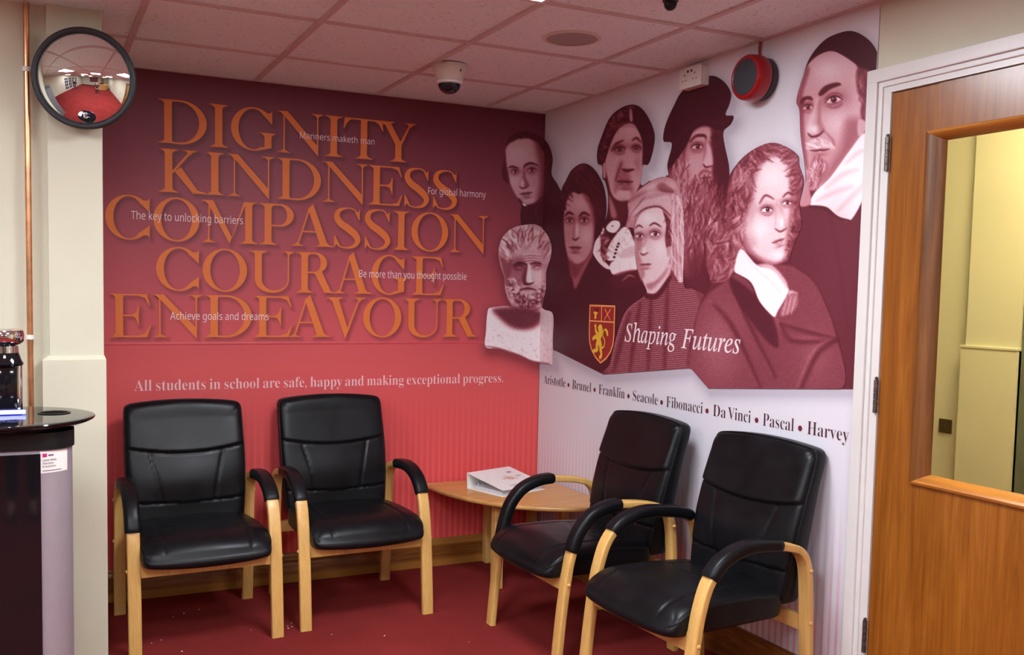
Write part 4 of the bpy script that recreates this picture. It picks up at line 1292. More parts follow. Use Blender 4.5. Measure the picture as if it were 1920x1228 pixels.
def glyph_polys(ch, xl, xr, zb, cap):
    """letter polygons in wall coordinates, fitted between xl and xr"""
    w = (xr - xl) / cap
    out = []
    for g in glyph(ch, w):
        if isinstance(g, tuple):
            out.append(('strip', [(xl + x * cap, zb + y * cap) for x, y in g[1]], [(xl + x * cap, zb + y * cap) for x, y in g[2]]))
        else:
            out.append([(xl + x * cap, zb + y * cap) for x, y in g])
    return out
ROWS = [
    ('DIGNITY', 2.1035, 0.1965, [(-1.997, -1.785), (-1.771, -1.69), (-1.674, -1.467), (-1.454, -1.233), (-1.223, -1.135), (-1.13, -0.924), (-0.944, -0.75)]),
    ('KINDNESS', 1.8815, 0.1955, [(-1.995, -1.783), (-1.788, -1.708), (-1.688, -1.471), (-1.455, -1.242), (-1.232, -1.004), (-0.997, -0.819), (-0.808, -0.671), (-0.651, -0.514)]),
    ('COMPASSION', 1.6605, 0.1955, [(-2.225, -2.034), (-2.021, -1.817), (-1.806, -1.549), (-1.54, -1.375), (-1.384, -1.176), (-1.175, -1.036), (-1.016, -0.879), (-0.861, -0.782), (-0.766, -0.562), (-0.553, -0.333)]),
    ('COURAGE', 1.4335, 0.1965, [(-2.01, -1.817), (-1.803, -1.598), (-1.586, -1.372), (-1.361, -1.169), (-1.172, -0.974), (-0.978, -0.789), (-0.76, -0.583)]),
    ('ENDEAVOUR', 1.216, 0.197, [(-2.21, -2.033), (-2.024, -1.805), (-1.792, -1.575), (-1.564, -1.38), (-1.397, -1.187), (-1.208, -1.011), (-1.019, -0.815), (-0.801, -0.59), (-0.587, -0.389)]),
]
LETTERS = []
for word, zb, cap, spans in ROWS:
    bm = bmesh.new()
    for ch, (xl, xr) in zip(word, spans):
        for gi, g in enumerate(glyph_polys(ch, xl, xr, zb, cap)):
            LETTERS.append(g)
            yd = -0.0034 - 0.00006 * gi          # strokes lie a hair over one another
            if isinstance(g, tuple):
                o = [bm.verts.new((x, yd, z)) for x, z in g[1]]
                i = [bm.verts.new((x, yd, z)) for x, z in g[2]]
                for a, b, c, d in zip(o, o[1:], i[1:], i):
                    bm.faces.new((a, b, c, d))
            else:
                bm.faces.new([bm.verts.new((x, yd, z)) for x, z in g])
    bmesh.ops.triangulate(bm, faces=bm.faces)
    for f in bm.faces:
        f.normal_update()
        if f.normal.y > 0:
            f.normal_flip()
    me = bpy.data.meshes.new('lettering')
    bm.to_mesh(me); bm.free()
    o = link_mesh('lettering', me, 'ink_orange', mural_l)
    o['label'] = 'large orange capitals reading ' + word.capitalize()

# ------------------------------------------------------------------ small lettering
def alphabet(s, base, exc=()):
    exc = dict(exc)
    out = ''
    for c in s:
        if c in exc: out += exc[c]
        elif c.isupper(): out += chr(base + ord(c) - 65)
        elif c.islower(): out += chr(base + 26 + ord(c) - 97)
        else: out += c
    return out
ROMAN = lambda s: alphabet(s, 0x1d400)
ITALIC = lambda s: alphabet(s, 0x1d434, {'h': '\u210e'})
SANS = lambda s: alphabet(s, 0x1d5a0)
def text(name, body, u0, u1, vbase, cap, cap_ref, mat, wall, d, parent, offset=0.0, label=None, shear=0.0, space=1.0):
    """lettering fitted between u0 and u1 along a wall; cap = height of the capital cap_ref"""
    def build(b):
        cu = bpy.data.curves.new(name, 'FONT')
        cu.body = b
        cu.offset = offset
        cu.shear = shear
        cu.space_word = space
        cu.resolution_u = 3
        ob = bpy.data.objects.new(name, cu)
        COL.objects.link(ob)
        dg = bpy.context.evaluated_depsgraph_get()
        me = bpy.data.meshes.new_from_object(ob.evaluated_get(dg))
        bpy.data.objects.remove(ob)
        bpy.data.curves.remove(cu)
        co = np.zeros(len(me.vertices) * 3, np.float32)
        me.vertices.foreach_get('co', co)
        return me, co.reshape(-1, 3)
    m0, c0 = build(cap_ref)
    ch = c0[:, 1].max() - max(0.0, c0[:, 1].min())
    bpy.data.meshes.remove(m0)
    me, co = build(body)
    x = (co[:, 0] - co[:, 0].min()) / (co[:, 0].max() - co[:, 0].min())
    y = co[:, 1] / ch * cap + vbase
    u = u0 + (u1 - u0) * x
    P = np.stack([u, np.full_like(u, -d), y], 1) if wall == 'L' else (np.stack([np.full_like(u, -d), u, y], 1) if wall == 'R' else wall(u, y))
    me.vertices.foreach_set('co', P.astype(np.float32).ravel())
    me.update()
    o = link_mesh(name, me, mat, parent)
    if label:
        o['label'] = label
    return o
for s, u0, u1, vb, cap in (('Manners maketh man', -1.347, -0.970, 2.178, 0.030), ('For global harmony', -0.678, -0.350, 1.952, 0.034),
                           ('The key to unlocking barriers', -2.116, -1.618, 1.751, 0.036), ('Be more than you thought possible', -1.042, -0.453, 1.516, 0.036),
                           ('Achieve goals and dreams', -1.948, -1.495, 1.2975, 0.035)):
    text('slogan', SANS(s), u0, u1, vb, cap, SANS('T'), 'ink_white', 'L', 0.0044, mural_l, -0.004)
text('slogan', ROMAN('All students in school are safe, happy and making exceptional progress.'), -2.106, -0.223, 0.969, 0.050, ROMAN('A'), 'ink_pink', 'L', 0.0034, mural_l, -0.011, None, 0, 0.75)
for s, u0, u1 in (('Aristotle', -0.058, -0.294), ('Brunel', -0.366, -0.552), ('Franklin', -0.624, -0.853), ('Seacole', -0.922, -1.120), ('Fibonacci', -1.185, -1.439),
                  ('Da', -1.507, -1.587), ('Vinci', -1.600, -1.736), ('Pascal', -1.805, -1.971), ('Harvey', -2.039, -2.234)):
    text('name_lettering', ROMAN(s), u0, u1, 0.9635, 0.047, ROMAN('B'), 'ink_dark', 'R', 0.0034, mural_r, -0.011)
for y in (-0.327, -0.585, -0.886, -1.149, -1.468, -1.770, -2.003):
    bm = bmesh.new()
    bm.faces.new([bm.verts.new((-0.0034, y + 0.0105 * math.cos(a), 0.9795 + 0.0105 * math.sin(a))) for a in [-2 * PI * i / 24 for i in range(24)]])
    obj('bullet', bm, 'ink_bullet', mural_r)
DF = 0.0034 + 0.00035 * (len(FIG) + 2)
text('motto', ITALIC('Shaping'), -0.845, -1.246, 1.236, 0.083, ITALIC('F'), 'ink_white', 'R', DF, mural_r, 0.004)
text('motto', ITALIC('Futures'), -1.282, -1.664, 1.230, 0.083, ITALIC('F'), 'ink_white', 'R', DF, mural_r, 0.004)

# ------------------------------------------------------------------ the figures, cut out and laid one over the other
CORNER = lambda X, Y: X - (1022 - 0.02268 * (Y - 215.5))        # negative: left wall
def shift_sdf(x, y, q):
    return np.maximum(poly_sdf(q, x, y), poly_sdf(CLIP, x, y))
for n, (q, k, label) in enumerate(FIG):
    step = k.step if n else 4.0
    for wall in 'RL':
        if wall == 'L' and q[:, 0].min() > 1004:
            continue
        xs = np.arange(q[:, 0].min() - 2, min(q[:, 0].max(), 1653) + 3, step)
        ys = np.arange(q[:, 1].min() - 2, min(q[:, 1].max(), 740) + 3, step)
        X, Y = np.meshgrid(xs, ys)
        side = CORNER(X, Y) * (-1 if wall == 'R' else 1)
        if side.min() > -2:
            continue
        d = np.maximum(np.maximum(poly_sdf(q, X, Y), poly_sdf(CLIP, X, Y)), side)
        gy, gx = np.gradient(d, step)
        keep = d < 0
        out = np.clip(d, 0, step * 1.45)
        XX, YY = X - gx * out, Y - gy * out
        ix = np.clip((XX - k.x[0]) / k.step, 0, len(k.x) - 1.001)
        iy = np.clip((YY - k.y[0]) / k.step, 0, len(k.y) - 1.001)
        i0, j0 = ix.astype(int), iy.astype(int)
        fx, fy = ix - i0, iy - j0
        T = (k.T[j0, i0] * (1 - fx) + k.T[j0, i0 + 1] * fx) * (1 - fy) + (k.T[j0 + 1, i0] * (1 - fx) + k.T[j0 + 1, i0 + 1] * fx) * fy
        U, V = hom(HRW if wall == 'R' else HLW, XX, YY)
        dd = 0.0030 + 0.00035 * (n + 1)
        nm = 'portrait' if n else 'ground'
        o = grid_mesh(nm, U, V, keep, ink_rgb(np.where(T > 0.25, 0.25 + (T - 0.25) * 1.2, T)), (right_wall if wall == 'R' else left_wall)(dd), 'portrait', mural_r if wall == 'R' else mural_l)
        if o is not None:
            o['label'] = label

# ------------------------------------------------------------------ the vinyl sheets themselves
def lin(c):
    return np.array([srgb(*c)[i] for i in range(3)])
# right: white, with the soft printed halo that the designer put behind the figures
Ug, Vg = np.meshgrid(np.arange(-2.2835, 0.0001, 0.0085), np.arange(0.146, H + 0.006, 0.0085))
iH = np.linalg.inv(HRW)
Xg, Yg = hom(iH, Ug, Vg)
halo = np.full(Xg.shape, 1e9)
for q, k, label in FIG:
    qq = q[::3] if len(q) > 60 else q
    halo = np.minimum(halo, np.maximum(poly_sdf(qq + np.array([7.0, 9.0]), Xg, Yg), poly_sdf(CLIP + np.array([5.0, 12.0]), Xg, Yg)))
hs = np.clip(1 - np.maximum(halo, -4) / 30, 0, 1) ** 2 * 0.42
rgb = lin((222, 219, 227))[None, None, :] * (1 - hs[..., None]) + lin((120, 104, 128))[None, None, :] * hs[..., None]
grid_mesh('vinyl_sheet', Ug, Vg, np.ones(Ug.shape, bool), rgb, right_wall(0.0025), 'print_white', mural_r)
# left: red deepening to maroon at the top, with the printed drop shadow of the letters
su = 0.0055
Ug, Vg = np.meshgrid(np.arange(-2.2865, 0.0001, su), np.arange(0.146, H + 0.006, su))
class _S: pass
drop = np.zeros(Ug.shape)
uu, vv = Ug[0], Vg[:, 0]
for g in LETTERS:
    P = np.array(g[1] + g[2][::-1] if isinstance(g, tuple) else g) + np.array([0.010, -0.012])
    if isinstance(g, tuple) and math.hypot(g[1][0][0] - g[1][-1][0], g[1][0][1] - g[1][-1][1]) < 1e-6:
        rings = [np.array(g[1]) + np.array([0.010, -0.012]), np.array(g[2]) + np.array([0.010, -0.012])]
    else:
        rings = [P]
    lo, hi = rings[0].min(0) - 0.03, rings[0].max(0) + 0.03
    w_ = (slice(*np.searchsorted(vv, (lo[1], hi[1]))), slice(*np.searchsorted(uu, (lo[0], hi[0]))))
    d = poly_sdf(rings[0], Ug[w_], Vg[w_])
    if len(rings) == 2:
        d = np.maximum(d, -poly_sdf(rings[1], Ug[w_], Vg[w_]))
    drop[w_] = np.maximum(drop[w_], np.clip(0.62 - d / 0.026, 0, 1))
Z0 = [0.15, 0.75, 1.00, 1.20, 1.45, 1.75, 2.05, 2.30, 2.45]
C0 = [(220, 82, 82), (220, 84, 86), (218, 90, 92), (206, 86, 92), (186, 80, 90), (160, 72, 84), (132, 58, 74), (114, 50, 66), (108, 48, 64)]
L0 = np.array([lin(c) for c in C0])
side = 0.06 * np.cos((Ug + 1.5) * 1.6)
rgb = np.stack([np.interp(Vg - side, Z0, L0[:, c]) for c in range(3)], -1)
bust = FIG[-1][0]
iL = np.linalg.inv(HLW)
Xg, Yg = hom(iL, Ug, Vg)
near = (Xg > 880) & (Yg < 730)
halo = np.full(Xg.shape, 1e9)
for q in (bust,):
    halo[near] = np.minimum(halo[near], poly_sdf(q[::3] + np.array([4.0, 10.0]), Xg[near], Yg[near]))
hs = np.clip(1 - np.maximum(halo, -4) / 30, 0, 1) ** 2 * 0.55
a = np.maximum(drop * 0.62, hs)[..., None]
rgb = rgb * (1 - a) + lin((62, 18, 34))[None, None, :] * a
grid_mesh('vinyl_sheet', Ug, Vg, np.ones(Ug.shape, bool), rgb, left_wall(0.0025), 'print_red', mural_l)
# the slight ledge in the plaster under the vinyl shows as a shallow horizontal ridge
bm = bmesh.new()
A = []
for x in (-2.2865, -0.25):
    A.append([bm.verts.new((x, -d, z)) for d, z in ((0.0026, 1.192), (0.0044, 1.188), (0.0046, 1.184), (0.0026, 1.178))])
for k_ in range(3):
    bm.faces.new((A[0][k_], A[0][k_ + 1], A[1][k_ + 1], A[1][k_]))
obj('ridge', bm, plain('red_vinyl_ridge', srgb(204, 76, 84), 0.5), mural_l, 60)

# ------------------------------------------------------------------ the crest
SY = lambda f: -0.521 - 0.235 * f          # across the shield, 0 left to 1 right
SZ = lambda f: 1.402 - 0.288 * f           # down the shield, 0 top to 1 tip
def shield_outline(s=1.0):
    r = [(0.0, 0.0), (1.0, 0.0), (1.0, 0.50), (0.97, 0.66), (0.88, 0.79), (0.72, 0.91), (0.5, 1.0), (0.28, 0.91), (0.12, 0.79), (0.03, 0.66), (0.0, 0.50)]
    return [(0.5 + (x - 0.5) * s, 0.47 + (y - 0.47) * (1 - (1 - s) * 0.82)) for x, y in r]
crest_d = DF - 0.0006
def flat(name, polys, mat, d, parent):
    bm = bmesh.new()
    for pi, p in enumerate(polys):
        f = bm.faces.new([bm.verts.new((-d - 0.00003 * pi, SY(x), SZ(y))) for x, y in p])
        f.normal_update()
        if f.normal.x > 0:
            f.normal_flip()
    bmesh.ops.triangulate(bm, faces=bm.faces)
    me = bpy.data.meshes.new(name)
    bm.to_mesh(me); bm.free()
    return link_mesh(name, me, mat, parent)
crest = flat('crest', [shield_outline(1.0)], 'ink_peach', crest_d, mural_r)
crest['label'] = 'red and gold school shield with a rampant lion'
flat('shield_field', [shield_outline(0.925)], 'ink_shield', crest_d + 0.0002, crest)
flat('dividing_bars', [[(0.03, 0.268), (0.97, 0.268), (0.97, 0.292), (0.03, 0.292)], [(0.475, 0.02), (0.505, 0.02), (0.505, 0.27), (0.475, 0.27)]], 'ink_peach', crest_d + 0.0004, crest)
def limb(pts, wd):
    q = catmull([(*p,) for p in pts], 5)
    o, i = [], []
    for j, p in enumerate(q):
        t = q[min(j + 1, len(q) - 1)] - q[max(j - 1, 0)]
        l = math.hypot(t[0], t[1]) + 1e-9
        w_ = wd * (1 - 0.35 * j / len(q)) / 2
        o.append((p[0] - t[1] / l * w_, p[1] + t[0] / l * w_)); i.append((p[0] + t[1] / l * w_, p[1] - t[0] / l * w_))
    return [[a, b, c, d] for a, b, c, d in zip(o, o[1:], i[1:], i)]
flat('saltire', limb([(0.61, 0.06), (0.72, 0.155), (0.83, 0.25)], 0.022) + limb([(0.84, 0.06), (0.72, 0.155), (0.60, 0.25)], 0.022), 'ink_peach', crest_d + 0.0005, crest)
flat('stag_head', [[(0.16, 0.13), (0.24, 0.105), (0.35, 0.13), (0.31, 0.155), (0.285, 0.20), (0.29, 0.24), (0.21, 0.24), (0.225, 0.19), (0.205, 0.16)]], 'ink_gold', crest_d + 0.0005, crest)
flat('antlers', limb([(0.25, 0.12), (0.215, 0.09), (0.225, 0.045)], 0.03) + limb([(0.28, 0.12), (0.34, 0.09), (0.35, 0.045)], 0.03) + limb([(0.30, 0.105), (0.30, 0.08), (0.29, 0.06)], 0.02), 'ink_dark', crest_d + 0.0005, crest)
lion = [[(0.40, 0.345), (0.46, 0.325), (0.52, 0.35), (0.55, 0.41), (0.55, 0.50), (0.50, 0.56), (0.45, 0.60), (0.33, 0.60), (0.24, 0.56), (0.34, 0.52), (0.40, 0.46), (0.37, 0.40)],
        [(0.36, 0.375), (0.43, 0.33), (0.50, 0.34), (0.50, 0.42), (0.42, 0.44), (0.37, 0.42)],
        [(0.34, 0.59), (0.48, 0.57), (0.54, 0.68), (0.52, 0.77), (0.46, 0.80), (0.44, 0.72), (0.34, 0.66)]]
lion += limb([(0.36, 0.50), (0.29, 0.45), (0.27, 0.38), (0.24, 0.34)], 0.075) + limb([(0.27, 0.36), (0.31, 0.34)], 0.03)
lion += limb([(0.32, 0.54), (0.22, 0.57), (0.17, 0.60)], 0.08) + limb([(0.38, 0.62), (0.34, 0.70), (0.37, 0.76), (0.26, 0.79), (0.19, 0.81)], 0.09)
lion += limb([(0.48, 0.74), (0.53, 0.80), (0.53, 0.87), (0.46, 0.90)], 0.09) + limb([(0.52, 0.74), (0.63, 0.70), (0.66, 0.60), (0.58, 0.52), (0.60, 0.44), (0.68, 0.40)], 0.035)
lion += [[(0.64, 0.41), (0.70, 0.39), (0.78, 0.44), (0.79, 0.52), (0.73, 0.51), (0.70, 0.45)]]
flat('lion', lion, 'ink_gold', crest_d + 0.0005, crest)
# ------------------------------------------------------------------ convex mirror on the pillar
mir_c = Vector((-2.351, -0.965, 2.165))
t = thing('convex_mirror', 'round convex mirror with a black rim on the cream pillar', 'mirror', mir_c)
axis = Vector((-0.27, -1.0, -0.10)).normalized()
t.rotation_euler = axis.to_track_quat('Z', 'Y').to_euler()
R, AL = 0.158, math.radians(40)
SR = R / math.sin(AL)
bm = bmesh.new()
prof = [(SR * math.sin(AL * i / 24), SR * (math.cos(AL * i / 24) - math.cos(AL))) for i in range(25)]
lathe(bm, prof, 72)
bmesh.ops.remove_doubles(bm, verts=bm.verts, dist=1e-6)
obj('mirror_dome', bm, 'mirror', t, 180)
bm = bmesh.new()
lathe(bm, [(R - 0.003, 0.004), (R + 0.002, 0.010), (R + 0.010, 0.010), (R + 0.015, 0.002), (R + 0.014, -0.012), (R - 0.003, -0.014)], 72)
obj('rim', bm, 'rubber', t, 60)
bm = bmesh.new()
lathe(bm, [(0.0, -0.010), (R, -0.010), (R - 0.02, -0.022), (0, -0.024)], 48)
obj('back_plate', bm, 'black_plastic', t, 40)
bm = bmesh.new()
inv = t.rotation_euler.to_matrix().inverted()
tube(bm, [inv @ Vector((0.0, 0.015, 0)), inv @ Vector((0.0, 0.06, 0.0)), inv @ Vector((0.0, 0.106, -0.01))], 0.012, 12)
obj('bracket', bm, 'black_plastic', t, 60)

# ------------------------------------------------------------------ copper pipe
t = thing('copper_pipe', 'bare copper pipe running up the cream wall beside the pillar', 'pipe', (-2.531, -0.858, 0))
bm = bmesh.new()
lathe(bm, [(0.0105, 0.0), (0.0105, H)], 20, close=True)
obj('tube', bm, 'copper', t, 60)
for z in (0.45, 1.26, 2.197):
    bm = bmesh.new()
    lathe(bm, [(0.011, -0.008), (0.0145, -0.008), (0.0145, 0.008), (0.011, 0.008)], 20, (0, 0, z))
    box(bm, -0.006, 0.006, 0.010, 0.0285, z - 0.008, z + 0.008)
    obj('pipe_clip', bm, 'white_plastic', t, 40)

# ------------------------------------------------------------------ dome camera
t = thing('dome_camera', 'small white security dome camera with a smoked dome under the ceiling', 'camera', (-0.886, -0.757, H))
bm = bmesh.new()
lathe(bm, [(0, 0), (0.076, 0), (0.0765, -0.012), (0.055, -0.066), (0.052, -0.069), (0.0, -0.069)], 48)
obj('housing', bm, 'ivory_plastic', t, 35)
bm = bmesh.new()
lathe(bm, [(0.0555, -0.068), (0.0575, -0.070), (0.0565, -0.078), (0.048, -0.081)], 48)
obj('collar', bm, 'white_plastic', t, 35)
bm = bmesh.new()
lathe(bm, [(0.049 * math.cos(a), -0.078 - 0.043 * math.sin(a)) for a in [PI / 2 * i / 10 for i in range(10)]] + [(0.0003, -0.121)], 40)
obj('dome', bm, 'smoked', t, 180)
bm = bmesh.new()
box(bm, -0.004, 0.004, -0.0715, -0.066, -0.034, -0.020, 0.001)
obj('screw_recess', bm, 'brass_dark', t).rotation_euler = (0, 0, 0.35)

# ------------------------------------------------------------------ flush ceiling speaker and sensor
t = thing('ceiling_speaker', 'flush round grey speaker in a ceiling tile', 'speaker', (-0.645, -1.385, H + 0.006))
bm = bmesh.new()
lathe(bm, [(0.098, 0.0), (0.112, 0.0), (0.113, -0.004), (0.100, -0.007), (0.097, -0.005)], 56)
obj('bezel', bm, 'ivory_plastic', t, 35)
bm = bmesh.new()
lathe(bm, [(0.0, -0.007), (0.06, -0.0065), (0.098, -0.004)], 56)
obj('grille', bm, plain('speaker_grille', srgb(168, 160, 158), 0.7, vscale=300, var=0.2), t)
t = thing('ceiling_sensor', 'black ceiling sensor cut by the top edge of the picture', 'sensor', (-0.60, -1.955, H + 0.006))
bm = bmesh.new()
lathe(bm, [(0.0, 0.0), (0.026, 0.0), (0.026, -0.006), (0.021, -0.008)], 28)
obj('base', bm, 'charcoal', t, 40)
bm = bmesh.new()
lathe(bm, [(0.021, -0.006), (0.0215, -0.016), (0.018, -0.026), (0.010, -0.033), (0.0005, -0.035)], 28)
obj('dome', bm, 'black_plastic', t, 180)

# ------------------------------------------------------------------ fire alarm sounder
t = thing('alarm_sounder', 'round red fire alarm sounder with a dark face on the white mural', 'alarm', (0, -1.742, 2.277))
bm = bmesh.new()
lathe(bm, [(0, -0.0012), (0.072, -0.0012), (0.078, -0.008), (0.078, -0.030), (0.070, -0.036), (0, -0.036)], 56, axis='x')
obj('mounting_base', bm, 'charcoal', t, 40)
bm = bmesh.new()
lathe(bm, [(0.060, -0.034), (0.083, -0.040), (0.086, -0.050), (0.084, -0.090), (0.078, -0.099), (0.069, -0.101), (0.066, -0.099)], 56, axis='x')
obj('red_shell', bm, 'red_plastic', t, 40)
bm = bmesh.new()
lathe(bm, [(0.067, -0.099), (0.064, -0.102), (0.03, -0.104), (0.0005, -0.104)], 56, axis='x')
obj('face', bm, 'charcoal', t, 40)
bm = bmesh.new()
tube(bm, catmull([(-0.012, 0.024, H - 2.277), (-0.012, 0.026, 0.11), (-0.014, 0.018, 0.088), (-0.016, 0.008, 0.072)], 6), 0.005, 10)
obj('cable', bm, 'red_cable', t, 60)

# ------------------------------------------------------------------ double socket high on the wall
t = thing('double_socket', 'white surface mounted double socket tight under the ceiling on the white mural', 'socket', (0, -1.335, 2.360))
bm = bmesh.new()
box(bm, -0.040, -0.0012, -0.071, 0.071, -0.041, 0.041, 0.004)
obj('back_box', bm, 'white_plastic', t)
bm = bmesh.new()
box(bm, -0.049, -0.0395, -0.073, 0.073, -0.043, 0.043, 0.004)
fp = obj('face_plate', bm, 'white_plastic', t)
bm = bmesh.new()
for yc in (0.034, -0.034):
    box(bm, -0.0496, -0.0485, yc - 0.002, yc + 0.002, 0.008, 0.017)
    for s in (-1, 1):
        box(bm, -0.0496, -0.0485, yc + s * 0.011 - 0.0035, yc + s * 0.011 + 0.0035, -0.012, -0.008)
    box(bm, -0.0496, -0.0485, yc * 0.35 - 0.006, yc * 0.35 + 0.006, 0.020, 0.030)
obj('pin_holes', bm, 'charcoal', fp)

# ------------------------------------------------------------------ water dispenser
DT = (-2.63, -1.39, 0.0)
t = thing('water_dispenser', 'tall black and silver drinks dispenser with a round black top beside the pillar', 'dispenser', DT)
def outline(off=0.0, k=14):
    """plan of the cabinet: flat front, big rounded front corners, straight sides"""
    w_, f_, b_, r_ = 0.218 - off, -0.175 + off, 0.20 - off, 0.10
    pts = []
    for i in range(k + 1):
        a = math.radians(-90 + 90 * i / k)
        pts.append((w_ - r_ + r_ * math.cos(a), f_ + r_ + r_ * math.sin(a)))
    pts += [(w_, b_), (-w_, b_)]
    for i in range(k + 1):
        a = math.radians(180 + 90 * i / k)
        pts.append((-w_ + r_ + r_ * math.cos(a), f_ + r_ + r_ * math.sin(a)))
    return pts
def prism(bm, pts, z0, z1):
    A = [bm.verts.new((x, y, z0)) for x, y in pts]
    B = [bm.verts.new((x, y, z1)) for x, y in pts]
    n = len(pts)
    for k in range(n):
        bm.faces.new((A[k], A[(k + 1) % n], B[(k + 1) % n], B[k]))
    bm.faces.new(A[::-1]); bm.faces.new(B)
bm = bmesh.new()
prism(bm, outline(0.004), 0.06, 0.965)
obj('cabinet', bm, 'silver', t, 40)
bm = bmesh.new()
prism(bm, outline(0.018), 0.0, 0.062)
obj('plinth', bm, 'black_plastic', t, 40)
bm = bmesh.new()
front = [(-0.125, -0.172), (0.125, -0.172), (0.125, -0.179), (0.0, -0.183), (-0.125, -0.179)]
prism(bm, front, 0.07, 0.952)
obj('front_panel', bm, 'black_gloss', t, 40)
bm = bmesh.new()
prism(bm, outline(-0.002), 0.962, 1.012)
obj('top_band', bm, 'black_plastic', t, 40)
bm = bmesh.new()
rings = []
for r, z in ((0.20, 1.008), (0.235, 1.016), (0.272, 1.030), (0.282, 1.036), (0.284, 1.040), (0.282, 1.0435), (0.276, 1.045), (0.262, 1.0455), (0.17, 1.0455)):
    rings.append([bm.verts.new((r * math.cos(2 * PI * i / 72), r * 0.92 * math.sin(2 * PI * i / 72), z)) for i in range(72)])
for A, B in zip(rings, rings[1:]):
    for i in range(72):
        bm.faces.new((A[i], A[(i + 1) % 72], B[(i + 1) % 72], B[i]))
bm.faces.new(rings[-1]); bm.faces.new(rings[0][::-1])
obj('worktop', bm, 'black_gloss', t, 40)
bm = bmesh.new()
lathe(bm, [(0.040, 1.0458), (0.047, 1.0462), (0.048, 1.0475), (0.044, 1.0485), (0.040, 1.0470)], 40, (0.166, 0.035, 0))
obj('waste_ring', bm, 'black_plastic', t, 40)
bm = bmesh.new()
lathe(bm, [(0.0, 1.0459), (0.041, 1.0459), (0.041, 1.0472), (0.0, 1.0465)], 40, (0.166, 0.035, 0))
obj('waste_opening', bm, 'black_matte', t, 40)
bm = bmesh.new()
for cx, cy in ((-0.02, -0.13), (0.055, -0.125), (-0.095, -0.125)):
    for r in (0.030, 0.017):
        lathe(bm, [(r - 0.0025, 1.0458), (r, 1.0458), (r, 1.0462), (r - 0.0025, 1.0462)], 32, (cx, cy, 0))
obj('touch_ring', bm, plain('touch_ring_blue', srgb(86, 92, 150), 0.3), t, 40)
# tap tower
tw = bmesh.new()
box(tw, -0.02, 0.078, 0.03, 0.15, 1.0455, 1.21, 0.012, 4)
tower = obj('tap_tower', tw, 'chrome', t, 40)
bm = bmesh.new()
box(bm, -0.008, 0.064, 0.0215, 0.033, 1.058, 1.196, 0.003)
obj('tower_window', bm, 'black_gloss', tower, 40)
bm = bmesh.new()
lathe(bm, [(0.0, 1.196), (0.052, 1.196), (0.055, 1.202), (0.049, 1.212), (0.041, 1.235), (0.038, 1.258), (0.0, 1.258)], 40, (0.028, 0.055, 0))
obj('neck', bm, 'black_gloss', tower, 40)
bm = bmesh.new()
lathe(bm, [(0.0415, 1.236), (0.0405, 1.256), (0.050, 1.262), (0.058, 1.272), (0.0585, 1.292), (0.055, 1.304), (0.042, 1.309), (0.0, 1.310)], 44, (0.028, 0.055, 0))
obj('cap', bm, 'chrome', tower, 40)
bm = bmesh.new()
box(bm, -0.10, 0.086, 0.012, 0.024, 1.0475, 1.060, 0.002)
obj('light_strip', bm, 'led_blue', t)
# the sticker on the silver corner
ring = outline(0.0035)
ci = [i for i in range(0, 15)]
def on_corner(f, z, off=0.001):
    """point on the rounded right front corner, f = 0 at the front panel edge to 1 at the side"""
    a = math.radians(-90 + 90 * f)
    r_ = 0.10 - 0.0 + off
    return (0.218 - 0.004 - 0.10 + 0.004 * 0 + r_ * math.cos(a), -0.175 + 0.004 + 0.10 + r_ * math.sin(a), z)
def sticker(bm, f0, f1, z0, z1, off):
    n = 10
    A = [bm.verts.new(on_corner(f0 + (f1 - f0) * i / n, z0, off)) for i in range(n + 1)]
    B = [bm.verts.new(on_corner(f0 + (f1 - f0) * i / n, z1, off)) for i in range(n + 1)]
    for i in range(n):
        bm.faces.new((A[i], A[i + 1], B[i + 1], B[i]))
bm = bmesh.new()
sticker(bm, 0.06, 0.62, 0.893, 0.958, 0.0012)
st = obj('sticker', bm, 'paper', t)
st['label'] = 'small white printed sticker'
bm = bmesh.new()
sticker(bm, 0.10, 0.18, 0.940, 0.951, 0.0018)
obj('sticker_logo', bm, 'ink_magenta', st)

def on_sticker(u, y):
    """sticker lettering: u runs 0..1 across the corner, y is height"""
    return np.array([on_corner(float(a), float(b), 0.0019) for a, b in zip(u, y)])
for body, u0, u1, z, cap in (('Latest News,', 0.10, 0.36, 0.9285, 0.0062), ('Allergens', 0.10, 0.30, 0.9190, 0.0062), ('& Nutrition', 0.10, 0.34, 0.9095, 0.0062)):
    text('sticker_text', SANS(body), u0, u1, z, cap, SANS('L'), 'ink_dark', on_sticker, 0, st, 0.01)
bm = bmesh.new()
sticker(bm, 0.10, 0.46, 0.8985, 0.9010, 0.0018)
obj('sticker_rule', bm, 'ink_grey', st)
bm = bmesh.new()
sticker(bm, 0.20, 0.30, 0.9425, 0.9475, 0.0018)
obj('sticker_rule', bm, 'ink_grey', st)
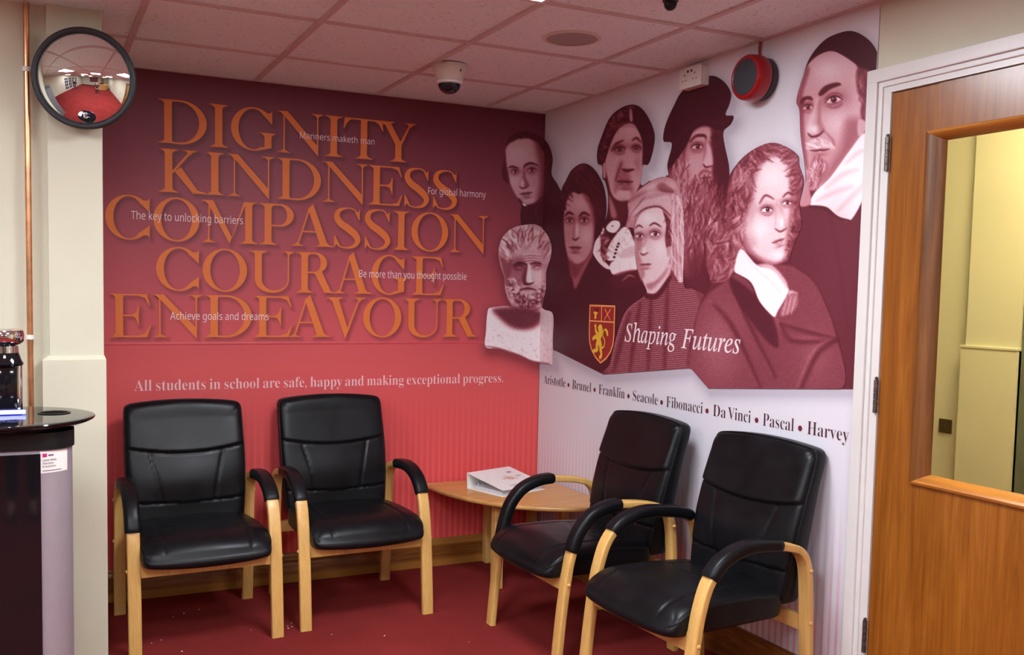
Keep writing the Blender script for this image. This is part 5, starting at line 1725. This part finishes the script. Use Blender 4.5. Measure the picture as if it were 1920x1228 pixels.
# ------------------------------------------------------------------ waiting-room armchairs
def cushion(bm, nu, nv, place, half_u, half_v, front, rings, back, n=12, p=12.0):
    """boxed upholstery block: a domed front panel, a side wall and a back panel; place(a, b, h) -> point.
    front(a, b, e) and back(a, b, e) give the height of the panels, rings the heights and insets of the side wall"""
    F, B, AB = {}, {}, {}
    def spread_(i, m):
        t = 2 * i / m - 1
        return 0.45 * math.sin(PI / 2 * t) + 0.55 * t
    for i in range(nu + 1):
        for j in range(nv + 1):
            s, q = spread_(i, nu), spread_(j, nv)
            m = max(abs(s), abs(q), 1e-6)
            f = m / ((abs(s) ** n + abs(q) ** n) ** (1 / n) + 1e-9)
            e = math.sqrt(max(0.0, 1 - abs(s) ** p)) * math.sqrt(max(0.0, 1 - abs(q) ** p))
            AB[i, j] = (s * f, q * f, e)
            F[i, j] = bm.verts.new(place(s * f * half_u, q * f * half_v, front(s * f, q * f, e)))
    loop = [(i, 0) for i in range(nu)] + [(nu, j) for j in range(nv)] + [(i, nv) for i in range(nu, 0, -1)] + [(0, j) for j in range(nv, 0, -1)]
    prev = [F[k] for k in loop]
    for h, sc in rings:
        cur = []
        for k in loop:
            a, b, e = AB[k]
            cur.append(bm.verts.new(place(a * half_u * sc, b * half_v * sc, h)))
        for x in range(len(loop)):
            y = (x + 1) % len(loop)
            bm.faces.new((prev[x], prev[y], cur[y], cur[x]))
        prev = cur
    h0, sc0 = rings[-1]
    for x, k in enumerate(loop):
        B[k] = prev[x]
    for k, (a, b, e) in AB.items():
        if k not in B:
            B[k] = bm.verts.new(place(a * half_u * sc0, b * half_v * sc0, h0 - back(a, b, e)))
    for i in range(nu):
        for j in range(nv):
            bm.faces.new((F[i, j], F[i + 1, j], F[i + 1, j + 1], F[i, j + 1]))
            bm.faces.new((B[i, j], B[i, j + 1], B[i + 1, j + 1], B[i + 1, j]))
    return [AB[k][:2] for k in loop]

def crease(d, w, depth):
    return -depth * math.exp(-(d / w) ** 2)

SIDE = [(0.0, 0.0), (0.012, 0.20), (0.022, 0.38), (0.030, 0.49), (0.045, 0.555), (0.078, 0.594), (0.13, 0.611), (0.20, 0.622),
        (0.28, 0.627), (0.35, 0.618), (0.42, 0.588), (0.472, 0.530), (0.502, 0.450), (0.520, 0.36), (0.540, 0.20), (0.558, 0.0)]
SIDE_C = catmull([(u, 0, z) for u, z in SIDE], 10)
ARC = [0.0]
for p, q in zip(SIDE_C, SIDE_C[1:]):
    ARC.append(ARC[-1] + float(np.linalg.norm(q - p)))
def side_part(s0, s1, n=26):
    out = []
    for k in range(n + 1):
        s = s0 + (s1 - s0) * k / n
        i = max(0, min(len(ARC) - 2, int(np.searchsorted(ARC, s)) - 1))
        f = (s - ARC[i]) / max(1e-9, ARC[i + 1] - ARC[i])
        out.append(SIDE_C[i] + (SIDE_C[i + 1] - SIDE_C[i]) * min(1, max(0, f)))
    return out
S_ALL = ARC[-1]

def back_u(z):
    """front face of the backrest: distance forward of the rear feet at height z"""
    k = (z - 0.40) / 0.53
    return 0.112 - 0.130 * k + 0.014 * math.sin(PI * min(1, max(0, k * 1.15)))

def back_half(z):
    k = (z - 0.40) / 0.53
    return 0.236 + 0.020 * math.sin(PI / 2 * min(1, max(0, k * 1.7))) - 0.006 * max(0, k - 0.6)

def make_chair(label, loc, rz, pads):
    t = thing('armchair', label, 'chair', loc, rz, 'black leather armchairs in the waiting corner')
    # side frames: one bent bar on each side, from rear foot over the arm to the front foot
    for s, (p0, p1) in zip((-1, 1), pads):
        v = s * 0.28
        bm = bmesh.new()
        sweep(bm, [(p[0], v, p[2]) for p in SIDE_C], (0, 1, 0), rrect(0.050, 0.027, 0.006, 3))
        fr = obj('side_frame', bm, 'beech', t, 50)
        for u_, z_ in ((0.022, 0.335), (0.031, 0.520), (0.522, 0.335)):
            bm = bmesh.new()
            lathe(bm, [(0.0085, 0.0), (0.008, 0.003), (0.0045, 0.0055), (0.0004, 0.0062)], 14, (0, 0, 0), 'y')
            for q in bm.verts:
                q.co = Vector((q.co.x + u_, v + s * (0.0245 + q.co.y), q.co.z + z_))
            obj('dowel_cap', bm, 'beech', fr, 60)
        # leather sleeve over the arm
        L = side_part(p0, p1, 40)
        def sect(f):
            e = min(1.0, min(f, 1 - f) * 22 + 0.55)
            return rrect(0.062 * (0.8 + 0.2 * e), 0.046 * (0.72 + 0.28 * e), 0.017, 4)
        bm = bmesh.new()
        pts = []
        for k, p in enumerate(L):
            pts.append((p[0], v, p[2] + 0.002))
        sweep(bm, pts, (0, 1, 0), sect)
        obj('arm_pad', bm, 'leather', t, 50)
    # rails between the frames
    for nm, u0, u1, z0, z1, dip in (('front_rail', 0.508, 0.530, 0.305, 0.372, 0.022), ('rear_rail', 0.006, 0.026, 0.300, 0.352, 0.0)):
        bm = bmesh.new()
        n = 16
        R4 = []
        for k in range(n + 1):
            v = -0.256 + 0.512 * k / n
            zt = z1 - dip * (1 - (v / 0.256) ** 2)
            R4.append([bm.verts.new(p) for p in ((u0, v, z0), (u1, v, z0), (u1, v, zt), (u0, v, zt))])
        for A, B in zip(R4, R4[1:]):
            for k in range(4):
                bm.faces.new((A[k], A[(k + 1) % 4], B[(k + 1) % 4], B[k]))
        bm.faces.new(R4[0][::-1]); bm.faces.new(R4[-1])
        obj(nm, bm, 'beech', t, 30)
    bm = bmesh.new()
    box(bm, 0.12, 0.500, -0.19, 0.19, 0.330, 0.355, 0.004)
    obj('seat_board', bm, 'black_matte', t)
    # seat cushion
    U0, U1 = 0.085, 0.585
    SHU, SHV = 0.253, (U1 - U0) / 2
    def seat_front(a, b, e):
        h = 0.016 * e + 0.012 * (1 - a * a) * e
        for sx in (-1, 1):
            line = sx * (0.66 - 0.10 * max(0.0, -b - 0.1) ** 1.0)
            h += crease(a - line, 0.016, 0.0060) * e
            h += crease(a - line - 0.036 * sx, 0.014, 0.0032) * e
            arc = b - (-0.10 - 0.62 * max(0.0, (abs(a) - 0.10)) ** 1.3) if a * sx > 0 else 9
            if abs(a) < 0.64 and b < 0.0:
                h += crease(arc, 0.03, 0.0028) * e
        return h
    def seat_place(a, b, h):
        u = (U0 + U1) / 2 + b
        fr = max(0.0, (u - 0.455) / 0.13)
        v = a * (0.965 + 0.035 * min(1.0, max(0.0, (u - 0.09) / 0.3)))
        z0 = 0.436 - 0.012 * max(0, (0.30 - u) / 0.2)
        if h >= -1e-6:
            z = z0 + h - 0.052 * fr ** 2.2
        else:
            k = h / -0.10
            top = z0 - 0.052 * fr ** 2.2
            bot = 0.352 - (0.014 * max(0.0, 1 - (a / SHU) ** 2) * min(1.0, fr))
            z = top + (bot - top) * min(1.0, k)
        bulge = 0.010 * math.sin(PI * min(1.0, max(0.0, -h / 0.10))) * min(1.0, fr) if h < 0 else 0
        return (u + bulge + 0.012 * (1 - (a / SHU) ** 2) * fr, v, z)
    bm = bmesh.new()
    lp = cushion(bm, 84, 64, seat_place, SHU, SHV, seat_front, [(-0.012, 1.006), (-0.035, 1.010), (-0.07, 1.008), (-0.092, 0.998), (-0.10, 0.975)], lambda a, b, e: 0.0, 14, 14.0)
    seat = obj('seat', bm, 'leather', t, 180)
    bm = bmesh.new()
    pts = [seat_place(a * SHU * 1.004, b * SHV * 1.004, 0.0) for a, b in lp]
    # piping along the two sides and the back only; the front is a plain rolled edge
    m_ = [k for k, (a, b) in enumerate(lp) if b > 0.93 and abs(a) < 0.90]
    k0, k1 = m_[0], m_[-1]
    tube(bm, pts[k1:] + pts[:k0 + 1], 0.0028, 6, True)
    obj('piping', bm, 'leather', seat, 180)
    # backrest
    ZB, ZT = 0.385, 0.922
    zc, hz = (ZB + ZT) / 2, (ZT - ZB) / 2
    def bfront(a, b, e):
        z = zc + b * hz
        h = 0.016 * e
        head = 0.742 - 0.030 * (1 - a * a)
        d = z - head
        h += 0.013 * e / (1 + math.exp(-max(-60, min(60, d * 300)))) * math.exp(-max(0, d) * 5)
        h += crease(d, 0.0055, 0.011) * e
        if z < head and z > 0.50:
            k = (head - z) / 0.24
            for sx in (-1, 1):
                line = sx * (0.64 - 0.17 * math.sin(min(1, k) * PI / 2))
                h += crease(a - line, 0.015, 0.0050) * e
                h += crease(a - line + 0.034 * sx, 0.012, 0.0030) * e
        low = 0.500 + 0.010 * a * a
        side = 1.0 if abs(a) > 0.42 else 0.45
        h += crease(z - low, 0.006, 0.006 * side) * e
        if z < low:
            h -= 0.006 * e
        h += 0.016 * e * math.exp(-((z - 0.60) / 0.085) ** 2) * (1 - a * a)
        h += 0.006 * e * a * a
        return h
    BH = 0.25
    def back_place(a, b, h):
        z = zc + b
        an = a / BH
        top = 0.018 * (1 - an * an) * max(0, b / hz) ** 4
        u = back_u(z) - 0.018 + h * (1.0 if h > 0 else (0.80 + 0.55 * min(1.0, max(0.0, (0.80 - z) / 0.4))))
        return (u, a * back_half(z) / BH, z + top)
    bm = bmesh.new()
    lp = cushion(bm, 84, 92, back_place, BH, hz, bfront, [(-0.006, 1.008), (-0.030, 1.010), (-0.055, 1.004), (-0.066, 0.985)], lambda a, b, e: 0.004 * e, 21, 20.0)
    back = obj('backrest', bm, 'leather', t, 180)
    # piping round the edge of the backrest
    bm = bmesh.new()
    pts = [back_place(a * BH * 1.004, b * hz * 1.004, 0.0) for a, b in lp]
    tube(bm, pts + [pts[0]], 0.0030, 6, False)
    obj('piping', bm, 'leather', back, 180)
    return t

def face(deg):
    return math.radians(deg)
PAD = lambda a, b: (a, b)
CHAIRS = [
    ('black leather armchair with pale wooden frame beside the cream pillar', (-1.909, -0.192), -88.5, (PAD(0.72, 1.10), PAD(0.70, 1.015))),
    ('black leather armchair with pale wooden frame left of the corner table', (-1.217, -0.150), -89.0, (PAD(0.72, 1.035), PAD(0.70, 1.045))),
    ('black leather armchair right of the corner table, facing sideways', (-0.160, -1.210), 181.0, (PAD(0.80, 1.21), PAD(0.82, 1.12))),
    ('black leather armchair nearest the wooden door, facing sideways', (-0.112, -1.905), 183.4, (PAD(0.60, 1.00), PAD(0.70, 1.03))),
]
for lab, (x, y), deg, pads in CHAIRS:
    make_chair(lab, (x, y, 0), math.radians(deg), pads)

# ------------------------------------------------------------------ corner table
t = thing('corner_table', 'low beech corner table with a curved front edge between the chairs', 'table', (0, 0, 0))
TA, TB, TN, TZ = 0.685, 0.835, 2.25, 0.450
def tcurve(a, b, k=40):
    out = []
    for i in range(k + 1):
        th = PI / 2 * i / k
        c, s = math.cos(th), math.sin(th)
        out.append((-a * abs(c) ** (2 / TN) - 0.0, -b * abs(s) ** (2 / TN)))
    return out
bm = bmesh.new()
rings = []
for d, z in ((0.010, TZ - 0.024), (0.003, TZ - 0.021), (0.0, TZ - 0.015), (0.0, TZ - 0.008), (0.003, TZ - 0.002), (0.009, TZ)):
    pts = [(-0.026, -0.026)] + [(min(x, -0.026), min(y, -0.026)) for x, y in tcurve(TA - d, TB - d)]
    rings.append([bm.verts.new((x, y, z)) for x, y in pts])
n = len(rings[0])
for A, B in zip(rings, rings[1:]):
    for k in range(n):
        bm.faces.new((A[k], A[(k + 1) % n], B[(k + 1) % n], B[k]))
bm.faces.new(rings[0][::-1]); bm.faces.new(rings[-1])
obj('table_top', bm, 'beech_top', t, 45)
for x, y in ((-0.318, -0.052), (-0.475, -0.482), (-0.055, -0.40), (-0.055, -0.052)):
    bm = bmesh.new()
    box(bm, x - 0.024, x + 0.024, y - 0.024, y + 0.024, 0, TZ - 0.024, 0.004)
    obj('leg', bm, 'beech', t)
bm = bmesh.new()
box(bm, -0.30, -0.055, -0.068, -0.046, TZ - 0.09, TZ - 0.024)
box(bm, -0.066, -0.044, -0.40, -0.05, TZ - 0.09, TZ - 0.024)
obj('apron', bm, plain('dark_stained_apron', srgb(74, 36, 30), 0.5), t)

# ------------------------------------------------------------------ ring binder on the table
t = thing('ring_binder', 'white ring binder lying on the corner table', 'binder', (-0.525, -0.222, TZ), math.atan2(0.30, 0.95))
# local x runs along the spine, local -y towards the opening edge
Ls, Lc, Hs, He = 0.30, 0.265, 0.078, 0.030
bm = bmesh.new()
def quadslab(bm, pts, th):
    P = [Vector(p) for p in pts]
    nrm = (P[1] - P[0]).cross(P[3] - P[0]).normalized() * th
    A = [bm.verts.new(p) for p in P]
    B = [bm.verts.new(p + nrm) for p in P]
    for k in range(4):
        bm.faces.new((A[k], A[(k + 1) % 4], B[(k + 1) % 4], B[k]))
    bm.faces.new(A[::-1]); bm.faces.new(B)
bm = bmesh.new(); quadslab(bm, [(0, -Lc, 0.0), (Ls, -Lc, 0.0), (Ls, 0, 0), (0, 0, 0)], 0.0025)
obj('back_cover', bm, 'paper', t)
bm = bmesh.new(); quadslab(bm, [(0, 0, 0), (Ls, 0, 0), (Ls, 0.004, Hs), (0, 0.004, Hs)], 0.0025)
obj('spine', bm, 'paper', t)
bm = bmesh.new(); quadslab(bm, [(0, -Lc, He), (Ls, -Lc, He), (Ls, 0.004, Hs), (0, 0.004, Hs)], 0.0025)
cover = obj('front_cover', bm, 'paper', t)
bm = bmesh.new()
for k in range(5):
    z = 0.0035 + k * 0.0034
    box(bm, 0.012, Ls - 0.012 - k * 0.001, -Lc + 0.012 + k * 0.002, -0.055 + k * 0.004, z, z + 0.003)
obj('pages', bm, plain('stacked_paper', srgb(214, 216, 222), 0.8, vscale=200, var=0.1), t)
for xr in (0.06, 0.15, 0.24):
    bm = bmesh.new()
    tube(bm, [(xr, -0.040 + 0.026 * math.cos(a), 0.030 + 0.026 * math.sin(a)) for a in [2 * PI * i / 28 for i in range(29)]], 0.0022, 8, False)
    obj('ring', bm, 'chrome', t, 60)
bm = bmesh.new()
box(bm, 0.03, 0.27, -0.052, -0.028, 0.0025, 0.006, 0.001)
obj('ring_plate', bm, 'chrome', t)
# faint print on the cover: a spray of orange strokes and two grey lines
def cov(x, y, lift=0.0034):
    f = (y + Lc) / (Lc + 0.004)
    return (x, y, He + (Hs - He) * f + lift)
rnd = random.Random(4)
bm = bmesh.new()
for k in range(17):
    a = rnd.uniform(0, 2 * PI)
    r = rnd.uniform(0.02, 0.052)
    cx, cy = 0.165 + rnd.uniform(-0.022, 0.022), -0.135 + rnd.uniform(-0.02, 0.02)
    p, q = (cx - r * math.cos(a), cy - r * 0.6 * math.sin(a)), (cx + r * math.cos(a), cy + r * 0.6 * math.sin(a))
    nx, ny = -math.sin(a) * 0.0016, math.cos(a) * 0.0016
    bm.faces.new([bm.verts.new(cov(*c)) for c in ((p[0] - nx, p[1] - ny), (q[0] - nx * .4, q[1] - ny * .4), (q[0] + nx * .4, q[1] + ny * .4), (p[0] + nx, p[1] + ny))])
obj('cover_print', bm, plain('peach_print', srgb(226, 172, 140), 0.7), cover)
for x0, x1, y0, y1 in ((0.085, 0.205, -0.228, -0.222), (0.10, 0.19, -0.240, -0.235), (0.225, 0.262, -0.128, -0.120), (0.215, 0.245, -0.075, -0.058)):
    bm = bmesh.new()
    bm.faces.new([bm.verts.new(cov(*c)) for c in ((x0, y0), (x1, y0), (x1, y1), (x0, y1))])
    obj('cover_line', bm, 'ink_mauve', cover)

# ------------------------------------------------------------------ bits of lint on the carpet
rnd = random.Random(11)
bm = bmesh.new()
for x, y in ((-2.10, -0.62), (-2.06, -0.60), (-1.93, -0.30), (-1.98, -0.33), (-1.86, -0.27), (-1.52, -0.60), (-1.545, -0.63), (-1.53, -0.645), (-1.55, -0.66),
             (-2.0, -0.76), (-1.7, -0.62), (-1.4, -0.80), (-2.16, -0.66), (-2.15, -0.58), (-1.2, -0.9), (-0.9, -1.1)):
    r = rnd.uniform(0.0015, 0.0034)
    bmesh.ops.create_icosphere(bm, subdivisions=1, radius=r, matrix=Matrix.Translation((x, y, r * 0.6)) @ Matrix.Diagonal((1.4, 1, 0.6, 1)))
lint = obj('lint', bm, 'paper')
lint['kind'] = 'stuff'
tag(lint, 'tiny white specks of lint scattered on the red carpet', 'lint')
# ------------------------------------------------------------------ the reception behind the viewer (seen in the convex mirror)
def ngon_prism(bm, pts, z0, z1):
    prism(bm, pts, z0, z1)
# curved reception desk
t = thing('reception_desk', 'long curved wooden reception desk reflected in the convex mirror', 'desk', (-1.6, -8.6, 0))
def arc_pts(r0, r1, a0, a1, k=24):
    o = [(r1 * math.cos(math.radians(a0 + (a1 - a0) * i / k)), r1 * math.sin(math.radians(a0 + (a1 - a0) * i / k))) for i in range(k + 1)]
    i_ = [(r0 * math.cos(math.radians(a0 + (a1 - a0) * i / k)), r0 * math.sin(math.radians(a0 + (a1 - a0) * i / k))) for i in range(k + 1)]
    return o + i_[::-1]
bm = bmesh.new()
prism(bm, arc_pts(1.36, 1.40, 20, 165), 0.0, 1.02)
obj('front_panel', bm, 'desk', t, 40)
bm = bmesh.new()
prism(bm, arc_pts(1.12, 1.46, 18, 167), 1.02, 1.06)
obj('counter', bm, 'desk', t, 40)
bm = bmesh.new()
prism(bm, arc_pts(0.72, 1.36, 20, 165), 0.70, 0.73)
obj('work_surface', bm, 'desk', t, 40)
bm = bmesh.new()
prism(bm, arc_pts(1.34, 1.39, 20, 165), 0.0, 0.08)
obj('plinth', bm, 'black_plastic', t, 40)
# monitor on the desk
t = thing('monitor', 'dark computer monitor standing on a filing unit behind the reception desk', 'monitor', (-1.75, -8.45, 0.72), PI)
bm = bmesh.new(); box(bm, -0.26, 0.26, -0.015, 0.02, 0.12, 0.44, 0.006); obj('screen_housing', bm, 'black_plastic', t)
bm = bmesh.new(); box(bm, -0.245, 0.245, -0.0175, -0.0145, 0.135, 0.425); obj('screen', bm, 'black_gloss', t)
bm = bmesh.new(); box(bm, -0.03, 0.03, 0.0, 0.03, 0.01, 0.2); box(bm, -0.12, 0.12, -0.07, 0.09, 0.0, 0.012, 0.003); obj('stand', bm, 'black_plastic', t)
t = thing('filing_unit', 'low white filing unit behind the reception desk', 'cabinet', (-1.75, -8.45, 0))
bm = bmesh.new(); box(bm, -0.4, 0.4, -0.2, 0.2, 0, 0.72, 0.004); obj('body', bm, 'white_plastic', t)
for k_ in range(3):
    bm = bmesh.new(); box(bm, -0.38, 0.38, 0.2, 0.215, 0.04 + k_ * 0.225, 0.25 + k_ * 0.225, 0.003); dr_ = obj('drawer', bm, 'white_plastic', t)
    bm = bmesh.new(); box(bm, -0.08, 0.08, 0.215, 0.235, 0.16 + k_ * 0.225, 0.175 + k_ * 0.225, 0.003); obj('handle', bm, 'chrome', dr_)
# white glazed double doors in the side wall
def glazed_door(y0, y1, name):
    bm = bmesh.new()
    x0, x1 = XL + 0.002, XL + 0.045
    st = 0.09
    box(bm, x0, x1, y0, y0 + st, 0.01, 2.05)
    box(bm, x0, x1, y1 - st, y1, 0.01, 2.05)
    for z0, z1 in ((0.01, 0.22), (0.62, 0.69), (1.12, 1.19), (1.58, 1.65), (1.96, 2.05)):
        box(bm, x0, x1, y0 + st, y1 - st, z0, z1)
    ym = (y0 + y1) / 2
    box(bm, x0, x1, ym - 0.03, ym + 0.03, 0.22, 1.96)
    d = struct(name, bm, 'white_paint', 'white painted glazed door of the reception entrance')
    bm = bmesh.new()
    box(bm, x0 + 0.012, x0 + 0.018, y0 + st, y1 - st, 0.22, 1.96)
    obj('glass_pane', bm, plain('dark_night_glass', (0.02, 0.025, 0.03, 1), 0.05), d)
    bm = bmesh.new()
    tube(bm, [(x1, ym - 0.32, 0.95), (x1 + 0.05, ym - 0.32, 0.97), (x1 + 0.05, ym - 0.32, 1.23), (x1, ym - 0.32, 1.25)], 0.011, 10)
    obj('pull_handle', bm, 'chrome', d, 60)
for n_, (a, b) in enumerate(((-5.2, -4.3), (-6.15, -5.25), (-7.15, -6.25), (-8.1, -7.2))):
    glazed_door(a, b, 'door_%d' % (n_ + 3))
# printed wall panel and a dark door on the back wall
bm = bmesh.new(); box(bm, -4.6, -2.4, YB + 0.001, YB + 0.012, 0.9, 2.25)
o = obj('wall_panel', bm, plain('purple_print', srgb(120, 44, 70), 0.5, var=0.4, vscale=3))
tag(o, 'purple printed panel on the back wall behind the reception desk', 'wall panel')
bm = bmesh.new(); box(bm, -1.6, -0.75, YB + 0.001, YB + 0.04, 0.0, 2.05, 0.003)
d = struct('door_7', bm, 'pine_x', 'dark wooden door in the back wall of the reception')
bm = bmesh.new(); box(bm, -0.90, -0.80, YB + 0.04, YB + 0.075, 1.0, 1.03, 0.004); obj('door_handle', bm, 'chrome', d)
# a row of grey bins or lockers by the nook wall
t = thing('filing_cabinet', 'tall grey metal cabinet against the nook wall, seen in the mirror', 'cabinet', (-4.7, -1.06, 0))
bm = bmesh.new(); box(bm, -0.45, 0.45, -0.22, 0.22, 0, 1.75, 0.006); obj('body', bm, plain('grey_metal', srgb(112, 112, 118), 0.4), t)
for s in (-1, 1):
    bm = bmesh.new(); box(bm, s * 0.222 - 0.216, s * 0.222 + 0.216, -0.236, -0.221, 0.04, 1.71, 0.004); dd_ = obj('door', bm, plain('grey_metal_door', srgb(122, 122, 128), 0.4), t)
    bm = bmesh.new(); box(bm, s * 0.04 - 0.008, s * 0.04 + 0.008, -0.256, -0.236, 0.85, 0.98, 0.003); obj('handle', bm, 'chrome', dd_)

# ------------------------------------------------------------------ the two people in the mirror
def skinned(name, joints, edges, parent, mat, sub=2, root=0):
    me = bpy.data.meshes.new(name)
    me.from_pydata([j[0] for j in joints], edges, [])
    o = bpy.data.objects.new(name, me)
    COL.objects.link(o)
    md = o.modifiers.new('skin', 'SKIN')
    for v, j in zip(me.skin_vertices[0].data, joints):
        r = j[1]
        v.radius = r if isinstance(r, tuple) else (r, r)
        v.use_root = False
    me.skin_vertices[0].data[root].use_root = True
    md.use_smooth_shade = True
    ss = o.modifiers.new('smooth', 'SUBSURF')
    ss.levels = ss.render_levels = sub
    dg = bpy.context.evaluated_depsgraph_get()
    m2 = bpy.data.meshes.new_from_object(o.evaluated_get(dg))
    bpy.data.objects.remove(o)
    m2.materials.clear()
    for p in m2.polygons:
        p.use_smooth = True
    return link_mesh(name, m2, mat, parent)
M['skin'] = plain('skin', srgb(206, 150, 124), 0.55, var=0.06, vscale=40)
M['dark_cloth'] = plain('dark_cloth', srgb(34, 34, 40), 0.85, var=0.2, vscale=60)
M['denim'] = plain('dark_denim', srgb(48, 56, 78), 0.85, var=0.2, vscale=80)
M['hair'] = plain('dark_hair', srgb(42, 30, 24), 0.6, var=0.3, vscale=80)
def person(label, loc, rz, arms, trousers):
    """standing figure 1.72 m tall facing local -y; arms = (elbow, wrist) for the right and left side"""
    t = thing('person', label, 'person', loc, rz)
    J = [((0, 0, 0.95), (0.155, 0.105)), ((0, 0.005, 1.10), (0.135, 0.095)), ((0, 0.0, 1.28), (0.16, 0.11)), ((0, 0.01, 1.42), (0.10, 0.075)),
         ((0, 0.0, 1.49), 0.055), ((0, -0.02, 1.56), (0.068, 0.078)), ((0, -0.015, 1.645), (0.074, 0.092)), ((0, -0.005, 1.70), (0.045, 0.055))]
    E = [(0, 1), (1, 2), (2, 3), (3, 4), (4, 5), (5, 6), (6, 7)]
    for s, (el, wr) in zip((-1, 1), arms):
        b = len(J)
        sh = (s * 0.185, 0.01, 1.40)
        J += [(sh, 0.058), (tuple(el), 0.042), (tuple(wr), 0.027)]
        E += [(3, b), (b, b + 1), (b + 1, b + 2)]
        b2 = len(J)
        J += [((s * 0.095, 0.0, 0.86), 0.092), ((s * 0.105, -0.01, 0.49), 0.058), ((s * 0.11, 0.025, 0.09), 0.040), ((s * 0.12, -0.10, 0.035), (0.040, 0.030)), ((s * 0.125, -0.17, 0.025), (0.036, 0.020))]
        E += [(0, b2), (b2, b2 + 1), (b2 + 1, b2 + 2), (b2 + 2, b2 + 3), (b2 + 3, b2 + 4)]
    skinned('body', J, E, t, 'skin')
    # hands: palm, four fingers, thumb
    for s, (el, wr) in zip((-1, 1), arms):
        w_, e_ = Vector(wr), Vector(el)
        d = (w_ - e_).normalized()
        sd = d.cross(Vector((0, 0, 1))).normalized() if abs(d.z) < 0.9 else Vector((0, 1, 0))
        HJ = [(tuple(w_), 0.024), (tuple(w_ + d * 0.05), (0.036, 0.016)), (tuple(w_ + d * 0.085), (0.036, 0.014))]
        HE = [(0, 1), (1, 2)]
        for k, (o_, l_) in enumerate(((-0.028, 0.065), (-0.009, 0.078), (0.010, 0.072), (0.028, 0.055))):
            b = len(HJ)
            p = w_ + d * 0.088 + sd * o_
            HJ += [(tuple(p), 0.0095), (tuple(p + d * l_ * 0.5 + Vector((0, -0.006, -0.004))), 0.0088), (tuple(p + d * l_ + Vector((0, -0.02, -0.012))), 0.0075)]
            HE += [(2, b), (b, b + 1), (b + 1, b + 2)]
        b = len(HJ)
        HJ += [(tuple(w_ + d * 0.035 + sd * -0.036 * s), 0.012), (tuple(w_ + d * 0.07 + sd * -0.055 * s), 0.010)]
        HE += [(1, b), (b, b + 1)]
        skinned('hand', HJ, HE, t, 'skin', 1)
    # clothes follow the body
    TJ = [((0, 0, 0.88), (0.180, 0.130)), ((0, 0.005, 1.10), (0.165, 0.122)), ((0, 0.0, 1.28), (0.182, 0.132)), ((0, 0.01, 1.415), (0.125, 0.092)), ((0, 0.005, 1.46), 0.066)]
    TE = [(0, 1), (1, 2), (2, 3), (3, 4)]
    for s, (el, wr) in zip((-1, 1), arms):
        b = len(TJ)
        w_ = Vector(el).lerp(Vector(wr), 0.92)
        TJ += [((s * 0.19, 0.01, 1.395), 0.074), (tuple(el), 0.058), (tuple(w_), 0.040)]
        TE += [(3, b), (b, b + 1), (b + 1, b + 2)]
    skinned('jacket', TJ, TE, t, 'dark_cloth')
    PJ = [((0, 0, 0.97), (0.166, 0.116))]
    PE = []
    for s in (-1, 1):
        b = len(PJ)
        PJ += [((s * 0.096, 0.0, 0.84), 0.106), ((s * 0.106, -0.008, 0.49), 0.076), ((s * 0.111, 0.022, 0.10), 0.062)]
        PE += [(0, b), (b, b + 1), (b + 1, b + 2)]
    skinned('trousers', PJ, PE, t, trousers)
    for s in (-1, 1):
        skinned('shoe', [((s * 0.11, 0.045, 0.045), (0.044, 0.042)), ((s * 0.116, -0.06, 0.042), (0.047, 0.038)), ((s * 0.124, -0.175, 0.032), (0.040, 0.028))], [(0, 1), (1, 2)], t, 'black_plastic', 2)
    skinned('hair', [((0, 0.045, 1.60), (0.070, 0.055)), ((0, 0.03, 1.67), (0.086, 0.086)), ((0, 0.0, 1.715), (0.070, 0.080))], [(0, 1), (1, 2)], t, 'hair', 2)
    # face: nose, ears, eyes, mouth
    bm = bmesh.new()
    tube(bm, catmull([(0, -0.100, 1.655), (0, -0.112, 1.63), (0, -0.124, 1.612), (0, -0.108, 1.600)], 4), [0.008] * 4 + [0.011] * 4 + [0.014] * 4 + [0.008], 10)
    obj('nose', bm, 'skin', t, 180)
    for s in (-1, 1):
        bm = bmesh.new()
        bmesh.ops.create_uvsphere(bm, u_segments=16, v_segments=10, radius=1, matrix=Matrix.Translation((s * 0.031, -0.088, 1.645)) @ Matrix.Diagonal((0.015, 0.012, 0.009, 1)))
        obj('eye', bm, 'white_plastic', t, 180)
        bm = bmesh.new()
        bmesh.ops.create_uvsphere(bm, u_segments=14, v_segments=10, radius=1, matrix=Matrix.Translation((s * 0.078, 0.005, 1.625)) @ Matrix.Diagonal((0.010, 0.022, 0.032, 1)))
        obj('ear', bm, 'skin', t, 180)
    bm = bmesh.new()
    bmesh.ops.create_uvsphere(bm, u_segments=16, v_segments=8, radius=1, matrix=Matrix.Translation((0, -0.092, 1.572)) @ Matrix.Diagonal((0.024, 0.010, 0.006, 1)))
    obj('mouth', bm, plain('lips', srgb(160, 84, 80), 0.5), t, 180)
    return t
person('person in dark clothes standing behind the viewer, arms raised to take the picture', (-2.46, -5.02, 0), PI,
       (((-0.25, -0.10, 1.18), (-0.09, -0.27, 1.36)), ((0.25, -0.10, 1.18), (0.09, -0.27, 1.36))), 'dark_cloth')
person('person in a dark jacket and jeans waiting by the white glazed doors', (-5.9, -5.6, 0), math.radians(120),
       (((-0.27, 0.02, 1.14), (-0.24, -0.10, 0.92)), ((0.27, 0.02, 1.14), (0.24, -0.10, 0.92))), 'denim')
